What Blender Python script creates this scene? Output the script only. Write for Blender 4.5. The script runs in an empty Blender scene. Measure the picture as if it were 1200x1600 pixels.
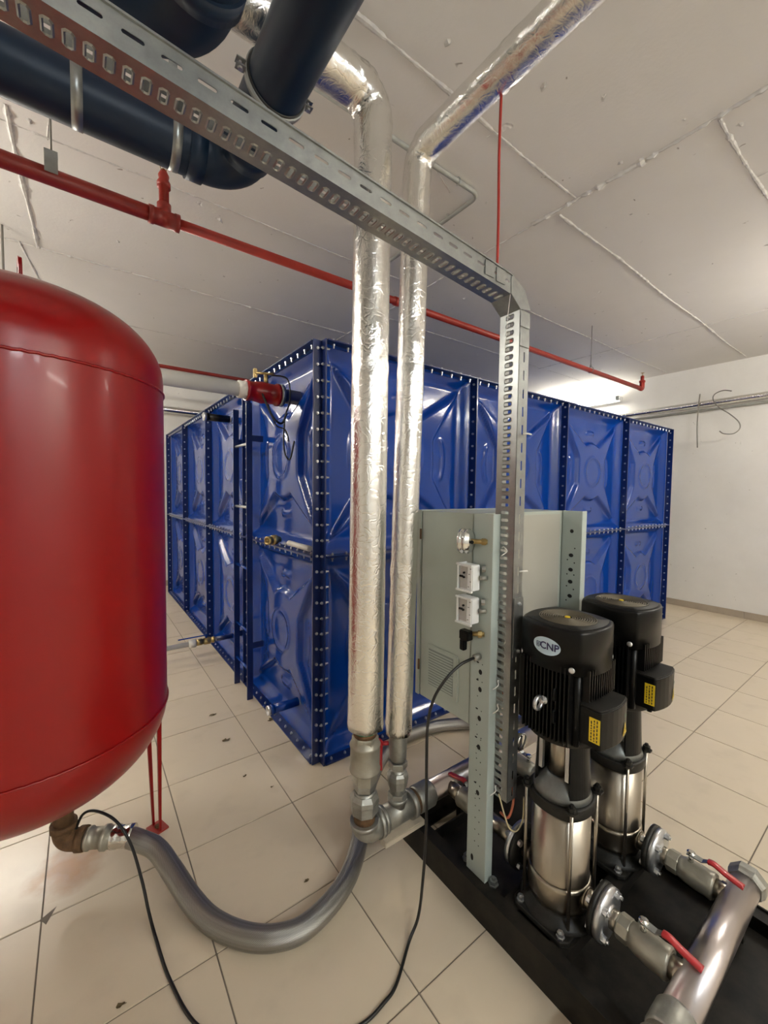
import bpy, bmesh, math, random
from mathutils import Vector, Matrix, noise
random.seed(7)
PI = math.pi
col = bpy.context.scene.collection
scn = bpy.context.scene

# ------------------------------------------------------------------ camera
cd = bpy.data.cameras.new('camera'); cam = bpy.data.objects.new('camera', cd); col.objects.link(cam)
cd.sensor_fit = 'HORIZONTAL'; cd.sensor_width = 36; cd.lens = 36 * 637 / 1200; cd.clip_start = 0.02; cd.clip_end = 60
cam.matrix_world = Matrix(((0.80540718, 0.01860063, -0.59242999, 0), (-0.59260103, 0.04545586, -0.80421252, 0),
                           (0.01197055, 0.99879316, 0.04763322, 1.42), (0, 0, 0, 1)))
scn.camera = cam
# ------------------------------------------------------------------ world, exposure
w = bpy.data.worlds.new('world'); scn.world = w; w.use_nodes = True
w.node_tree.nodes['Background'].inputs[0].default_value = (0.9, 0.92, 1, 1)
w.node_tree.nodes['Background'].inputs[1].default_value = 0.05
scn.view_settings.view_transform = 'Standard'; scn.view_settings.look = 'None'
scn.view_settings.gamma = 1; scn.view_settings.use_curve_mapping = False
scn.view_settings.exposure = 0.42
TUBE_POWER = 150.0
# fluorescent battens: x, y, z, angle about z, power factor (the first is the one in view, the last is added to brighten the room)
LAMPS = [(6.06, 3.32, 2.78, PI / 2, 0.28), (4.3, -0.30, 2.70, 0, 1.15), (0.3, -2.0, 2.70, 0, 1.0), (-1.4, 2.6, 2.70, PI / 2, 1.0),
         (-0.9, 5.6, 2.70, 0, 0.9), (1.9, -2.4, 2.70, 0, 0.9)]
scn.cycles.max_bounces = 8; scn.cycles.diffuse_bounces = 5; scn.cycles.glossy_bounces = 4

# ------------------------------------------------------------------ materials
MATS = {}
def mat(name, color=(.5, .5, .5), rough=.5, metal=0., coat=0., emis=None, var=None, bump=None, tint=0., spec=None, extra=None):
    """var=(scale, darker colour, amount); bump=(kind, scale, strength, distance); tint: random value per object"""
    if name in MATS: return MATS[name]
    m = bpy.data.materials.new(name); m.use_nodes = True; nt = m.node_tree; N = nt.nodes; L = nt.links
    b = N['Principled BSDF']; b.inputs['Base Color'].default_value = (*color, 1)
    b.inputs['Roughness'].default_value = rough; b.inputs['Metallic'].default_value = metal
    b.inputs['Coat Weight'].default_value = coat; b.inputs['Coat Roughness'].default_value = .06
    if spec is not None: b.inputs['Specular IOR Level'].default_value = spec
    if emis:
        b.inputs['Emission Color'].default_value = (*emis[0], 1); b.inputs['Emission Strength'].default_value = emis[1]
    tc = N.new('ShaderNodeTexCoord'); src = None
    if var:
        n = N.new('ShaderNodeTexNoise'); n.inputs['Scale'].default_value = var[0]; n.inputs['Detail'].default_value = 6
        n.inputs['Roughness'].default_value = .65
        L.new(tc.outputs['Object'], n.inputs['Vector'])
        r = N.new('ShaderNodeValToRGB'); r.color_ramp.elements[0].position = .35; r.color_ramp.elements[1].position = .7
        r.color_ramp.elements[0].color = (*color, 1)
        c2 = [color[i] * (1 - var[2]) + var[1][i] * var[2] for i in range(3)]
        r.color_ramp.elements[1].color = (*c2, 1)
        L.new(n.outputs['Fac'], r.inputs['Fac']); src = r.outputs['Color']
    if tint:
        oi = N.new('ShaderNodeObjectInfo'); mr = N.new('ShaderNodeMapRange')
        mr.inputs['To Min'].default_value = 1 - tint; mr.inputs['To Max'].default_value = 1 + tint * .4
        L.new(oi.outputs['Random'], mr.inputs['Value'])
        hs = N.new('ShaderNodeHueSaturation'); hs.inputs['Color'].default_value = (*color, 1)
        if src: L.new(src, hs.inputs['Color'])
        L.new(mr.outputs['Result'], hs.inputs['Value']); src = hs.outputs['Color']
    if src: L.new(src, b.inputs['Base Color'])
    if bump:
        kind, sc, st, di = bump
        if kind == 'noise':
            t = N.new('ShaderNodeTexNoise'); t.inputs['Scale'].default_value = sc; t.inputs['Detail'].default_value = 4
            L.new(tc.outputs['Object'], t.inputs['Vector']); o = t.outputs['Fac']
        elif kind == 'voronoi':
            t = N.new('ShaderNodeTexVoronoi'); t.inputs['Scale'].default_value = sc; L.new(tc.outputs['Object'], t.inputs['Vector']); o = t.outputs['Distance']
        bp = N.new('ShaderNodeBump'); bp.inputs['Strength'].default_value = st; bp.inputs['Distance'].default_value = di
        L.new(o, bp.inputs['Height']); L.new(bp.outputs['Normal'], b.inputs['Normal'])
    if extra: extra(nt, b, tc, src)
    MATS[name] = m; return m

def foil_extra(nt, b, tc, src):
    N, L = nt.nodes, nt.links
    n1 = N.new('ShaderNodeTexNoise'); n1.inputs['Scale'].default_value = 9; n1.inputs['Detail'].default_value = 8; n1.inputs['Roughness'].default_value = .72
    n1.inputs['Distortion'].default_value = 1.2
    v = N.new('ShaderNodeTexVoronoi'); v.feature = 'DISTANCE_TO_EDGE'; v.inputs['Scale'].default_value = 26
    mp = N.new('ShaderNodeMapping'); mp.inputs['Scale'].default_value = (1.6, 1.6, .5)
    L.new(tc.outputs['Object'], mp.inputs['Vector']); L.new(mp.outputs['Vector'], n1.inputs['Vector'])
    nd = N.new('ShaderNodeTexNoise'); nd.inputs['Scale'].default_value = 14
    L.new(tc.outputs['Object'], nd.inputs['Vector'])
    mx = N.new('ShaderNodeVectorMath'); mx.operation = 'MULTIPLY_ADD'; mx.inputs[1].default_value = (.12, .12, .12)
    L.new(nd.outputs['Color'], mx.inputs[0]); L.new(tc.outputs['Object'], mx.inputs[2]); L.new(mx.outputs[0], v.inputs['Vector'])
    p = N.new('ShaderNodeMath'); p.operation = 'MINIMUM'; p.inputs[1].default_value = .12; L.new(v.outputs['Distance'], p.inputs[0])
    a = N.new('ShaderNodeMath'); a.operation = 'MULTIPLY_ADD'; a.inputs[1].default_value = 1.2
    L.new(p.outputs[0], a.inputs[0]); L.new(n1.outputs['Fac'], a.inputs[2])
    bp = N.new('ShaderNodeBump'); bp.inputs['Strength'].default_value = .3; bp.inputs['Distance'].default_value = .012
    L.new(a.outputs[0], bp.inputs['Height']); L.new(bp.outputs['Normal'], b.inputs['Normal'])

def braid_extra(nt, b, tc, src):
    N, L = nt.nodes, nt.links
    outs = []
    for sgn in (1, -1):
        mp = N.new('ShaderNodeMapping'); mp.inputs['Rotation'].default_value = (0, 0, sgn * .95)
        L.new(tc.outputs['UV'], mp.inputs['Vector'])
        wv = N.new('ShaderNodeTexWave'); wv.inputs['Scale'].default_value = 95; wv.inputs['Distortion'].default_value = .2
        L.new(mp.outputs['Vector'], wv.inputs['Vector']); outs.append(wv.outputs['Fac'])
    mxx = N.new('ShaderNodeMath'); mxx.operation = 'MAXIMUM'; L.new(outs[0], mxx.inputs[0]); L.new(outs[1], mxx.inputs[1])
    r = N.new('ShaderNodeValToRGB'); r.color_ramp.elements[0].color = (.20, .20, .19, 1); r.color_ramp.elements[1].color = (.50, .49, .47, 1)
    r.color_ramp.elements[0].position = .2
    m4 = N.new('ShaderNodeMapping'); m4.inputs['Scale'].default_value = (1.5, 60, 1); L.new(tc.outputs['UV'], m4.inputs['Vector'])
    n4 = N.new('ShaderNodeTexNoise'); n4.inputs['Scale'].default_value = 1.0; n4.inputs['Detail'].default_value = 3; L.new(m4.outputs['Vector'], n4.inputs['Vector'])
    m5 = N.new('ShaderNodeMath'); m5.operation = 'MULTIPLY'; L.new(mxx.outputs[0], m5.inputs[0]); L.new(n4.outputs['Fac'], m5.inputs[1])  # lengthwise streaks in the colour imitate the highlights along the braid
    r.color_ramp.elements[1].position = .62
    L.new(m5.outputs[0], r.inputs['Fac']); L.new(r.outputs['Color'], b.inputs['Base Color'])
    bp = N.new('ShaderNodeBump'); bp.inputs['Strength'].default_value = .5; bp.inputs['Distance'].default_value = .0012
    L.new(mxx.outputs[0], bp.inputs['Height']); L.new(bp.outputs['Normal'], b.inputs['Normal'])

def plaster_extra(scale_pits, pit, streak):
    def f(nt, b, tc, src):
        N, L = nt.nodes, nt.links
        n1 = N.new('ShaderNodeTexNoise'); n1.inputs['Scale'].default_value = 1.3; n1.inputs['Detail'].default_value = 8
        L.new(tc.outputs['Object'], n1.inputs['Vector'])
        n2 = N.new('ShaderNodeTexNoise'); n2.inputs['Scale'].default_value = 60; n2.inputs['Detail'].default_value = 3
        L.new(tc.outputs['Object'], n2.inputs['Vector'])
        v = N.new('ShaderNodeTexVoronoi'); v.inputs['Scale'].default_value = scale_pits
        nd = N.new('ShaderNodeTexNoise'); nd.inputs['Scale'].default_value = 9
        L.new(tc.outputs['Object'], nd.inputs['Vector'])
        mx = N.new('ShaderNodeVectorMath'); mx.operation = 'MULTIPLY_ADD'; mx.inputs[1].default_value = (.35, .35, .35)
        L.new(nd.outputs['Color'], mx.inputs[0]); L.new(tc.outputs['Object'], mx.inputs[2]); L.new(mx.outputs[0], v.inputs['Vector'])
        rr = N.new('ShaderNodeValToRGB'); rr.color_ramp.elements[0].position = 0; rr.color_ramp.elements[1].position = pit
        L.new(v.outputs['Distance'], rr.inputs['Fac'])
        v2 = N.new('ShaderNodeTexVoronoi'); v2.inputs['Scale'].default_value = scale_pits * 1.7; L.new(mx.outputs[0], v2.inputs['Vector'])
        r2 = N.new('ShaderNodeValToRGB'); r2.color_ramp.elements[0].position = pit * .55; r2.color_ramp.elements[1].position = pit * 1.1
        r2.color_ramp.elements[0].color = (.32, .28, .24, 1); r2.color_ramp.elements[1].color = (1, 1, 1, 1)
        L.new(v2.outputs['Distance'], r2.inputs['Fac'])
        mc = N.new('ShaderNodeMix'); mc.data_type = 'RGBA'; mc.blend_type = 'MULTIPLY'; mc.inputs['Factor'].default_value = .8
        L.new(src, mc.inputs['A']); L.new(r2.outputs['Color'], mc.inputs['B']); L.new(mc.outputs['Result'], b.inputs['Base Color'])
        m1 = N.new('ShaderNodeMath'); m1.operation = 'MULTIPLY_ADD'; m1.inputs[1].default_value = streak
        L.new(n1.outputs['Fac'], m1.inputs[0]); L.new(rr.outputs['Color'], m1.inputs[2])
        m2 = N.new('ShaderNodeMath'); m2.operation = 'MULTIPLY_ADD'; m2.inputs[1].default_value = .12
        L.new(n2.outputs['Fac'], m2.inputs[0]); L.new(m1.outputs[0], m2.inputs[2])
        bp = N.new('ShaderNodeBump'); bp.inputs['Strength'].default_value = .7; bp.inputs['Distance'].default_value = .008
        L.new(m2.outputs[0], bp.inputs['Height']); L.new(bp.outputs['Normal'], b.inputs['Normal'])
    return f

def tile_extra(nt, b, tc, src):
    # rust stain on the floor near the vessel outlet, as real discolouration at its own place
    N, L = nt.nodes, nt.links
    g = N.new('ShaderNodeNewGeometry'); n = N.new('ShaderNodeTexNoise'); n.inputs['Scale'].default_value = 11; n.inputs['Detail'].default_value = 5
    L.new(g.outputs['Position'], n.inputs['Vector'])
    mp = N.new('ShaderNodeMapping'); mp.inputs['Location'].default_value = (.07, -1.875, 0); L.new(g.outputs['Position'], mp.inputs['Vector'])
    ln = N.new('ShaderNodeVectorMath'); ln.operation = 'LENGTH'; L.new(mp.outputs['Vector'], ln.inputs[0])
    ad = N.new('ShaderNodeMath'); ad.operation = 'MULTIPLY_ADD'; ad.inputs[1].default_value = .14
    L.new(n.outputs['Fac'], ad.inputs[0]); L.new(ln.outputs['Value'], ad.inputs[2])
    mr = N.new('ShaderNodeMapRange'); mr.inputs['From Min'].default_value = .11; mr.inputs['From Max'].default_value = .21
    mr.inputs['To Min'].default_value = .85; mr.inputs['To Max'].default_value = 0; L.new(ad.outputs[0], mr.inputs['Value'])
    mx = N.new('ShaderNodeMix'); mx.data_type = 'RGBA'; mx.inputs['B'].default_value = (.34, .14, .03, 1)
    L.new(mr.outputs['Result'], mx.inputs['Factor']); L.new(src, mx.inputs['A'])
    n3 = N.new('ShaderNodeTexNoise'); n3.inputs['Scale'].default_value = 7; n3.inputs['Detail'].default_value = 5; n3.inputs['Roughness'].default_value = .5
    L.new(g.outputs['Position'], n3.inputs['Vector'])
    r3 = N.new('ShaderNodeMapRange'); r3.inputs['From Min'].default_value = .55; r3.inputs['From Max'].default_value = 1.0
    r3.inputs['To Min'].default_value = .0; r3.inputs['To Max'].default_value = .35; L.new(n3.outputs['Fac'], r3.inputs['Value'])
    m3 = N.new('ShaderNodeMix'); m3.data_type = 'RGBA'; m3.inputs['B'].default_value = (.33, .27, .2, 1)
    L.new(r3.outputs['Result'], m3.inputs['Factor']); L.new(mx.outputs['Result'], m3.inputs['A'])
    L.new(m3.outputs['Result'], b.inputs['Base Color'])

M_TILE = mat('beige_tile', (.66, .565, .43), .24, var=(1.6, (.60, .51, .38), .5), tint=.05, extra=tile_extra)
M_GROUT = mat('dark_grout', (.19, .16, .13), .85)
M_SKIRT = mat('skirting_tile', (.46, .39, .31), .35, var=(6, (.36, .3, .23), .5), tint=.05)
M_CEIL = mat('rough_ceiling', (.74, .72, .69), .85, var=(.9, (.66, .64, .6), .6), extra=plaster_extra(3.0, .06, .7))
M_WALL = mat('white_wall', (.84, .825, .79), .8, var=(1.4, (.7, .68, .64), .5), extra=plaster_extra(4.5, .05, .5))
M_RIDGE = mat('plaster_ridge', (.62, .6, .57), .8, var=(14, (.4, .38, .36), .8), bump=('noise', 90, .6, .004))
M_BLUE = mat('tank_blue_enamel', (.0012, .036, .25), .13, coat=.12, spec=.42, bump=('noise', 3.2, .2, .02))
M_BLUEF = mat('tank_blue_flange', (.002, .014, .10), .3, coat=.2)
M_BOLT = mat('zinc_bolt', (.62, .63, .65), .3, .9)
M_RED = mat('vessel_red_paint', (.235, .001, .0015), .3, spec=.42, coat=.05, bump=('noise', 2, .05, .01))
M_REDP = mat('red_pipe_paint', (.33, .025, .015), .38, var=(15, (.2, .015, .01), .6))
M_REDH = mat('red_lever_sleeve', (.42, .02, .025), .35, coat=.3)
M_FOIL = mat('aluminium_foil', (.86, .85, .82), .13, 1., extra=foil_extra)
M_GALV = mat('galvanised_steel', (.36, .375, .365), .36, .85, var=(28, (.26, .27, .27), .8), bump=('noise', 40, .08, .002))
M_GALVD = mat('galvanised_fitting', (.36, .36, .33), .42, .7, var=(30, (.24, .23, .2), .7), bump=('noise', 60, .25, .002))
M_VALVE = mat('valve_body_grey', (.37, .355, .30), .4, .55, var=(30, (.28, .26, .2), .6), bump=('noise', 70, .3, .0015))
M_RUST = mat('rusted_thread', (.16, .085, .035), .8, .2, var=(50, (.07, .04, .02), .9), bump=('noise', 90, .6, .003))
M_GREEN = mat('green_thread_tape', (.03, .25, .12), .5)
M_STEEL = mat('brushed_stainless', (.40, .36, .30), .3, 1., bump=('noise', 3, .05, .01))
M_MANI = mat('stainless_manifold', (.60, .55, .55), .3, 1., bump=('noise', 30, .05, .002))
M_BLACK = mat('black_motor_paint', (.003, .003, .003), .34, spec=.22, bump=('noise', 60, .1, .001))
M_BLACKD = mat('dusty_black_paint', (.009, .0088, .008), .5, spec=.25, var=(14, (.035, .032, .027), .7))
M_CAST = mat('black_cast_iron', (.006, .006, .0055), .45, spec=.3, var=(25, (.03, .027, .022), .7), bump=('noise', 70, .3, .002))
M_DOME = mat('grey_pump_head', (.20, .21, .20), .36, .4, var=(12, (.08, .08, .075), .7))
M_SKID = mat('black_skid_paint', (.004, .004, .004), .45, spec=.22, var=(11, (.032, .027, .02), .75), bump=('noise', 50, .15, .002))
M_CAB = mat('cabinet_grey_paint', (.41, .45, .40), .42, var=(5, (.36, .39, .35), .4))
M_CABR = mat('cabinet_back_paint', (.38, .37, .32), .42)
M_POST = mat('post_grey_paint', (.42, .48, .45), .4)
M_HOLE = mat('dark_hole', (.01, .01, .01), .8)
M_NAVY = mat('dark_blue_pipe', (.005, .018, .042), .42, spec=.3, var=(2, (.016, .022, .045), .4))
M_CABLE = mat('black_rubber', (.008, .008, .008), .35)
M_WHITEP = mat('white_plastic', (.70, .68, .62), .4)
M_SWITCH = mat('white_switch', (.74, .75, .74), .35)
M_SWG = mat('switch_window_grey', (.42, .41, .39), .35)
M_CHROME = mat('chrome', (.72, .72, .70), .12, 1.)
M_BRASS = mat('brass', (.45, .33, .14), .35, .9, var=(20, (.25, .18, .08), .6))
M_BRAID = mat('braided_stainless', (.5, .5, .48), .3, .95, extra=braid_extra)
M_YEL = mat('yellow_label', (.85, .60, .02), .4)
M_STICK = mat('pale_blue_sticker', (.56, .72, .84), .3)
M_INK = mat('dark_blue_ink', (.02, .02, .10), .4)
M_PRINT = mat('black_print', (.02, .02, .02), .5)
M_WIRER = mat('red_wire', (.34, .02, .012), .4)
M_WIREO = mat('orange_wire', (.45, .12, .06), .45)
M_WIREC = mat('cream_wire', (.6, .5, .3), .5)
M_WIREG = mat('grey_steel_wire', (.22, .21, .19), .5, .6)
M_COND = mat('painted_conduit', (.33, .33, .30), .5, var=(20, (.2, .2, .18), .5))
M_TUBE = mat('lamp_tube', (1, 1, 1), .4, emis=((1.0, .965, .89), TUBE_POWER))
M_LAMPW = mat('lamp_housing', (.78, .78, .76), .4)
M_LEAF = mat('dry_leaf', (.10, .07, .03), .8)
M_GRILL = mat('fan_grille', (.13, .11, .075), .5, .3)
M_ZIP = mat('cable_tie', (.75, .74, .70), .4)

# ------------------------------------------------------------------ mesh helpers
class MB:
    def __init__(s): s.v = []; s.f = []; s.uv = None; s.sm = []
    def add(s, vs, fs, smooth=False):
        o = len(s.v); s.v += [tuple(v) for v in vs]; s.f += [tuple(i + o for i in f) for f in fs]; s.sm += [smooth] * len(fs); return s
    def box(s, a, b, bev=0):
        x0, y0, z0 = a; x1, y1, z1 = b
        if bev <= 0:
            vs = [(x, y, z) for z in (z0, z1) for (x, y) in ((x0, y0), (x1, y0), (x1, y1), (x0, y1))]
            return s.add(vs, [(0, 3, 2, 1), (4, 5, 6, 7), (0, 1, 5, 4), (1, 2, 6, 5), (2, 3, 7, 6), (3, 0, 4, 7)])
        bm = bmesh.new(); bmesh.ops.create_cube(bm, size=1)
        for v in bm.verts: v.co = Vector(((x0 + x1) / 2 + v.co.x * (x1 - x0), (y0 + y1) / 2 + v.co.y * (y1 - y0), (z0 + z1) / 2 + v.co.z * (z1 - z0)))
        bmesh.ops.bevel(bm, geom=bm.edges[:], offset=bev, segments=2, affect='EDGES')
        bm.verts.index_update()
        s.add([v.co for v in bm.verts], [[v.index for v in f.verts] for f in bm.faces]); bm.free(); return s
    def lathe(s, prof, p0, axis, n=24, smooth=True, rot=0.0, shape=None):
        """prof: list of (t, r) along axis from p0. n=6 makes hex prisms. shape(theta) scales the radius"""
        ax = Vector(axis).normalized(); p0 = Vector(p0)
        ref = Vector((0, 0, 1)) if abs(ax.z) < .9 else Vector((1, 0, 0))
        if abs(ax.z) >= .9: u = Vector((1, 0, 0)); 
        else: u = ref.cross(ax).normalized()
        wv = ax.cross(u)
        vs = []; fs = []
        for t, r in prof:
            for k in range(n):
                th = 2 * PI * k / n + rot; q = r * (shape(th) if shape else 1)
                vs.append(p0 + ax * t + (u * math.cos(th) + wv * math.sin(th)) * q)
        m = len(prof)
        for i in range(m - 1):
            for k in range(n):
                a = i * n + k; b = i * n + (k + 1) % n
                fs.append((a, b, b + n, a + n))
        s.add(vs, fs, smooth)
        o = len(s.v) - len(vs)
        if prof[0][1] > 1e-6: s.f.append(tuple(o + k for k in reversed(range(n)))); s.sm.append(False)
        if prof[-1][1] > 1e-6: s.f.append(tuple(o + (m - 1) * n + k for k in range(n))); s.sm.append(False)
        return s
    def cyl(s, a, b, r, n=16, r2=None, smooth=True):
        a = Vector(a); b = Vector(b); return s.lathe([(0, r), ((b - a).length, r if r2 is None else r2)], a, b - a, n, smooth)
    def tube(s, pts, r, n=12, uv=False, caps=True, rf=None):
        pts = [Vector(p) for p in pts]; m = len(pts); vs = []; fs = []; dist = [0]
        for i in range(1, m): dist.append(dist[-1] + (pts[i] - pts[i - 1]).length)
        t0 = (pts[1] - pts[0]).normalized(); ref = Vector((0, 0, 1)) if abs(t0.z) < .9 else Vector((1, 0, 0))
        u = (ref - t0 * ref.dot(t0)).normalized()
        for i in range(m):
            t = (pts[min(i + 1, m - 1)] - pts[max(i - 1, 0)]).normalized()
            u = (u - t * u.dot(t)).normalized(); wv = t.cross(u)
            for k in range(n):
                th = 2 * PI * k / n; q = r if rf is None else r * rf(dist[i], th)
                vs.append(pts[i] + (u * math.cos(th) + wv * math.sin(th)) * q)
        for i in range(m - 1):
            for k in range(n):
                a = i * n + k; b = i * n + (k + 1) % n; fs.append((a, b, b + n, a + n))
        base = len(s.f); s.add(vs, fs, True); o = len(s.v) - len(vs)
        if uv:
            s.uv = s.uv or {}
            c = 2 * PI * r
            for i in range(m - 1):
                for k in range(n):
                    s.uv[base + i * n + k] = [(dist[i], c * k / n), (dist[i], c * (k + 1) / n), (dist[i + 1], c * (k + 1) / n), (dist[i + 1], c * k / n)]
        if caps:
            s.f.append(tuple(o + k for k in reversed(range(n)))); s.sm.append(False)
            s.f.append(tuple(o + (m - 1) * n + k for k in range(n))); s.sm.append(False)
        return s
    def prism(s, poly, a, b, to3):
        """extrude a 2-D polygon between levels a and b; to3(u, v, w)"""
        n = len(poly); vs = [to3(u, v, a) for u, v in poly] + [to3(u, v, b) for u, v in poly]
        return s.add(vs, [tuple(reversed(range(n))), tuple(range(n, 2 * n))] + [(i, (i + 1) % n, n + (i + 1) % n, n + i) for i in range(n)])
    def torus(s, c, axis, R, r, n=20, k=8, a0=0, a1=2 * PI):
        ax = Vector(axis).normalized(); ref = Vector((0, 0, 1)) if abs(ax.z) < .9 else Vector((1, 0, 0))
        u = ref.cross(ax).normalized(); wv = ax.cross(u); c = Vector(c)
        full = abs(a1 - a0 - 2 * PI) < 1e-6
        pts = [c + (u * math.cos(a0 + (a1 - a0) * i / n) + wv * math.sin(a0 + (a1 - a0) * i / n)) * R for i in range(n + 1)]
        return s.tube(pts, r, k, caps=not full)
    def mesh(s, name, m):
        me = bpy.data.meshes.new(name); me.from_pydata(s.v, [], s.f); me.materials.append(m)
        me.polygons.foreach_set('use_smooth', s.sm)
        if s.uv:
            l = me.uv_layers.new(name='UVMap')
            for fi, uvs in s.uv.items():
                for j, li in enumerate(me.polygons[fi].loop_indices): l.data[li].uv = uvs[j]
        me.update(); return me
    def build(s, name, m, parent=None, bevel=0):
        o = bpy.data.objects.new(name, s.mesh(name, m)); col.objects.link(o)
        if parent: o.parent = parent
        if bevel:
            md = o.modifiers.new('bevel', 'BEVEL'); md.width = bevel; md.segments = 2; md.limit_method = 'ANGLE'
        return o

def tag(o, label=None, cat=None, group=None, kind=None):
    if label: o['label'] = label
    if cat: o['category'] = cat
    if group: o['group'] = group
    if kind: o['kind'] = kind
    return o
def empty(name, loc, label, cat, group=None):
    o = bpy.data.objects.new(name, None); col.objects.link(o); o.location = loc; o.empty_display_size = .1
    return tag(o, label, cat, group)
def kids(root, *parts):
    """parts were built in world coordinates: keep them there under a root that sits at its base"""
    for p in parts: p.parent = root; p.matrix_parent_inverse = Matrix.Translation(-root.location)
def P(mb, name, m, root, bevel=0, label=None):
    o = mb.build(name, m, root, bevel); o.matrix_parent_inverse = Matrix.Translation(-Vector(root.location)) if root.type == 'EMPTY' else Matrix()
    if label: o['label'] = label
    return o
def copy_tree(o, parent=None):
    c = o.copy(); col.objects.link(c); c.parent = parent
    for ch in list(o.children):
        k = copy_tree(ch, c); k.matrix_parent_inverse = ch.matrix_parent_inverse.copy()
    return c
def spline(pts, n=10):
    pts = [Vector(p) for p in pts]; out = []
    for i in range(len(pts) - 1):
        p0 = pts[max(i - 1, 0)]; p1 = pts[i]; p2 = pts[i + 1]; p3 = pts[min(i + 2, len(pts) - 1)]
        for k in range(n):
            t = k / n
            out.append(.5 * ((2 * p1) + (p2 - p0) * t + (2 * p0 - 5 * p1 + 4 * p2 - p3) * t * t + (-p0 + 3 * p1 - 3 * p2 + p3) * t ** 3))
    out.append(pts[-1]); return out
def bend(pts, rad, n=8, step=None):
    """polyline with rounded corners"""
    pts = [Vector(p) for p in pts]; out = [pts[0]]
    for i in range(1, len(pts) - 1):
        a, b, c = pts[i - 1], pts[i], pts[i + 1]; u = (a - b).normalized(); v = (c - b).normalized()
        ang = u.angle(v)
        if ang > PI - .02: out.append(b); continue
        d = rad / math.tan(ang / 2)
        p, q = b + u * d, b + v * d; bis = (u + v).normalized(); cen = b + bis * (rad / math.sin(ang / 2))
        for k in range(n + 1):
            t = k / n; vv = (p - cen).lerp(q - cen, t).normalized() * rad
            # slerp-like spacing
            w1 = (p - cen).normalized(); w2 = (q - cen).normalized(); om = w1.angle(w2)
            vv = (w1 * math.sin((1 - t) * om) + w2 * math.sin(t * om)) / math.sin(om) * rad
            out.append(cen + vv)
    out.append(pts[-1])
    if step:
        res = [out[0]]
        for a, b in zip(out[:-1], out[1:]):
            k = max(1, int((b - a).length / step))
            for j in range(1, k + 1): res.append(a.lerp(b, j / k))
        out = res
    return out
def smooth(t): t = max(0, min(1, t)); return t * t * (3 - 2 * t)
def text(body, size, m, name, parent, place):
    """flat lettering turned into a mesh; place(u, v) -> world point"""
    cu = bpy.data.curves.new(name, 'FONT'); cu.body = body; cu.size = size; cu.align_x = 'CENTER'; cu.align_y = 'CENTER'; cu.offset = size * .025
    t = bpy.data.objects.new(name, cu); col.objects.link(t); bpy.context.view_layer.update()
    me = bpy.data.meshes.new_from_object(t.evaluated_get(bpy.context.evaluated_depsgraph_get()))
    bpy.data.objects.remove(t); me.materials.clear(); me.materials.append(m)
    for v in me.vertices: v.co = place(v.co.x, v.co.y)
    o = bpy.data.objects.new(name, me); col.objects.link(o); o.parent = parent
    return o

# ------------------------------------------------------------------ room
X0, X1, Y0, Y1, HC = -3.6, 6.2, -3.2, 6.74, 3.02
def struct(name, mb, m): return tag(mb.build(name, m), kind='structure')
floor = struct('floor', MB().box((X0, Y0, -.12), (X1, Y1, -.0035)), M_GROUT)
struct('ceiling', MB().box((X0, Y0, HC), (X1, Y1, HC + .15)), M_CEIL)
struct('wall_right', MB().box((X1, Y0 - .15, -.12), (X1 + .15, Y1 + .15, HC + .15)), M_WALL)
struct('wall_left', MB().box((X0 - .15, Y0 - .15, -.12), (X0, Y1 + .15, HC + .15)), M_WALL)
struct('wall_back', MB().box((X0, Y1, -.12), (X1, Y1 + .15, HC + .15)), M_WALL)
struct('wall_front', MB().box((X0, Y0 - .15, -.12), (X1, Y0, HC + .15)), M_WALL)
TX, TY = .44, .4385
GX, GY = .742, .811
Mi = Matrix(cam.matrix_world.to_3x3()).transposed()
def pix(p):
    c = Mi @ (Vector(p) - Vector((0, 0, 1.42)))
    if c.z > -.05: return None
    return 600 + 637 * c.x / -c.z, 800 - 637 * c.y / -c.z
tm = MB().box((.0022, .0022, -.009), (TX - .0022, TY - .0022, 0), .0012).mesh('floor_tile', M_TILE)
cells = []
rest = MB()
for i in range(-10, 13):
    for j in range(-10, 14):
        x, y = GX + i * TX, GY + j * TY
        xa, ya, xb, yb = max(x, X0), max(y, Y0), min(x + TX, X1), min(y + TY, Y1)
        if xb - xa < .02 or yb - ya < .02: continue
        qs = [pix(q) for q in ((x, y, 0), (x + TX, y, 0), (x, y + TY, 0), (x + TX, y + TY, 0), (x + TX / 2, y + TY / 2, 0))]
        vis = any(q and -60 < q[0] < 1260 and -10 < q[1] < 1700 for q in qs)
        inside = x > .95 and y > 1.85 and x + TX < 5.5 and y + TY < 6.3       # under the tank
        full = (xb - xa > TX - .01 and yb - ya > TY - .01)
        if vis and not inside: cells.append((x * x + y * y, x, y, xa, ya, xb, yb, full))
        else: rest.box((xa + .0022, ya + .0022, -.009), (xb - .0022, yb - .0022, 0))
cells.sort()
for k, (d, x, y, xa, ya, xb, yb, full) in enumerate(cells):
    if k < 300:
        if full:
            o = bpy.data.objects.new('floor_tile', tm); col.objects.link(o); o.location = (x, y, random.uniform(-.0006, .0004)); o.parent = floor
        else: MB().box((xa + .0022, ya + .0022, -.009), (xb - .0022, yb - .0022, 0)).build('floor_tile', M_TILE, floor)
    else: rest.box((xa + .0022, ya + .0022, -.009), (xb - .0022, yb - .0022, 0))
tag(rest.build('distant_floor_tile', M_TILE, floor), kind='stuff')
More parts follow.
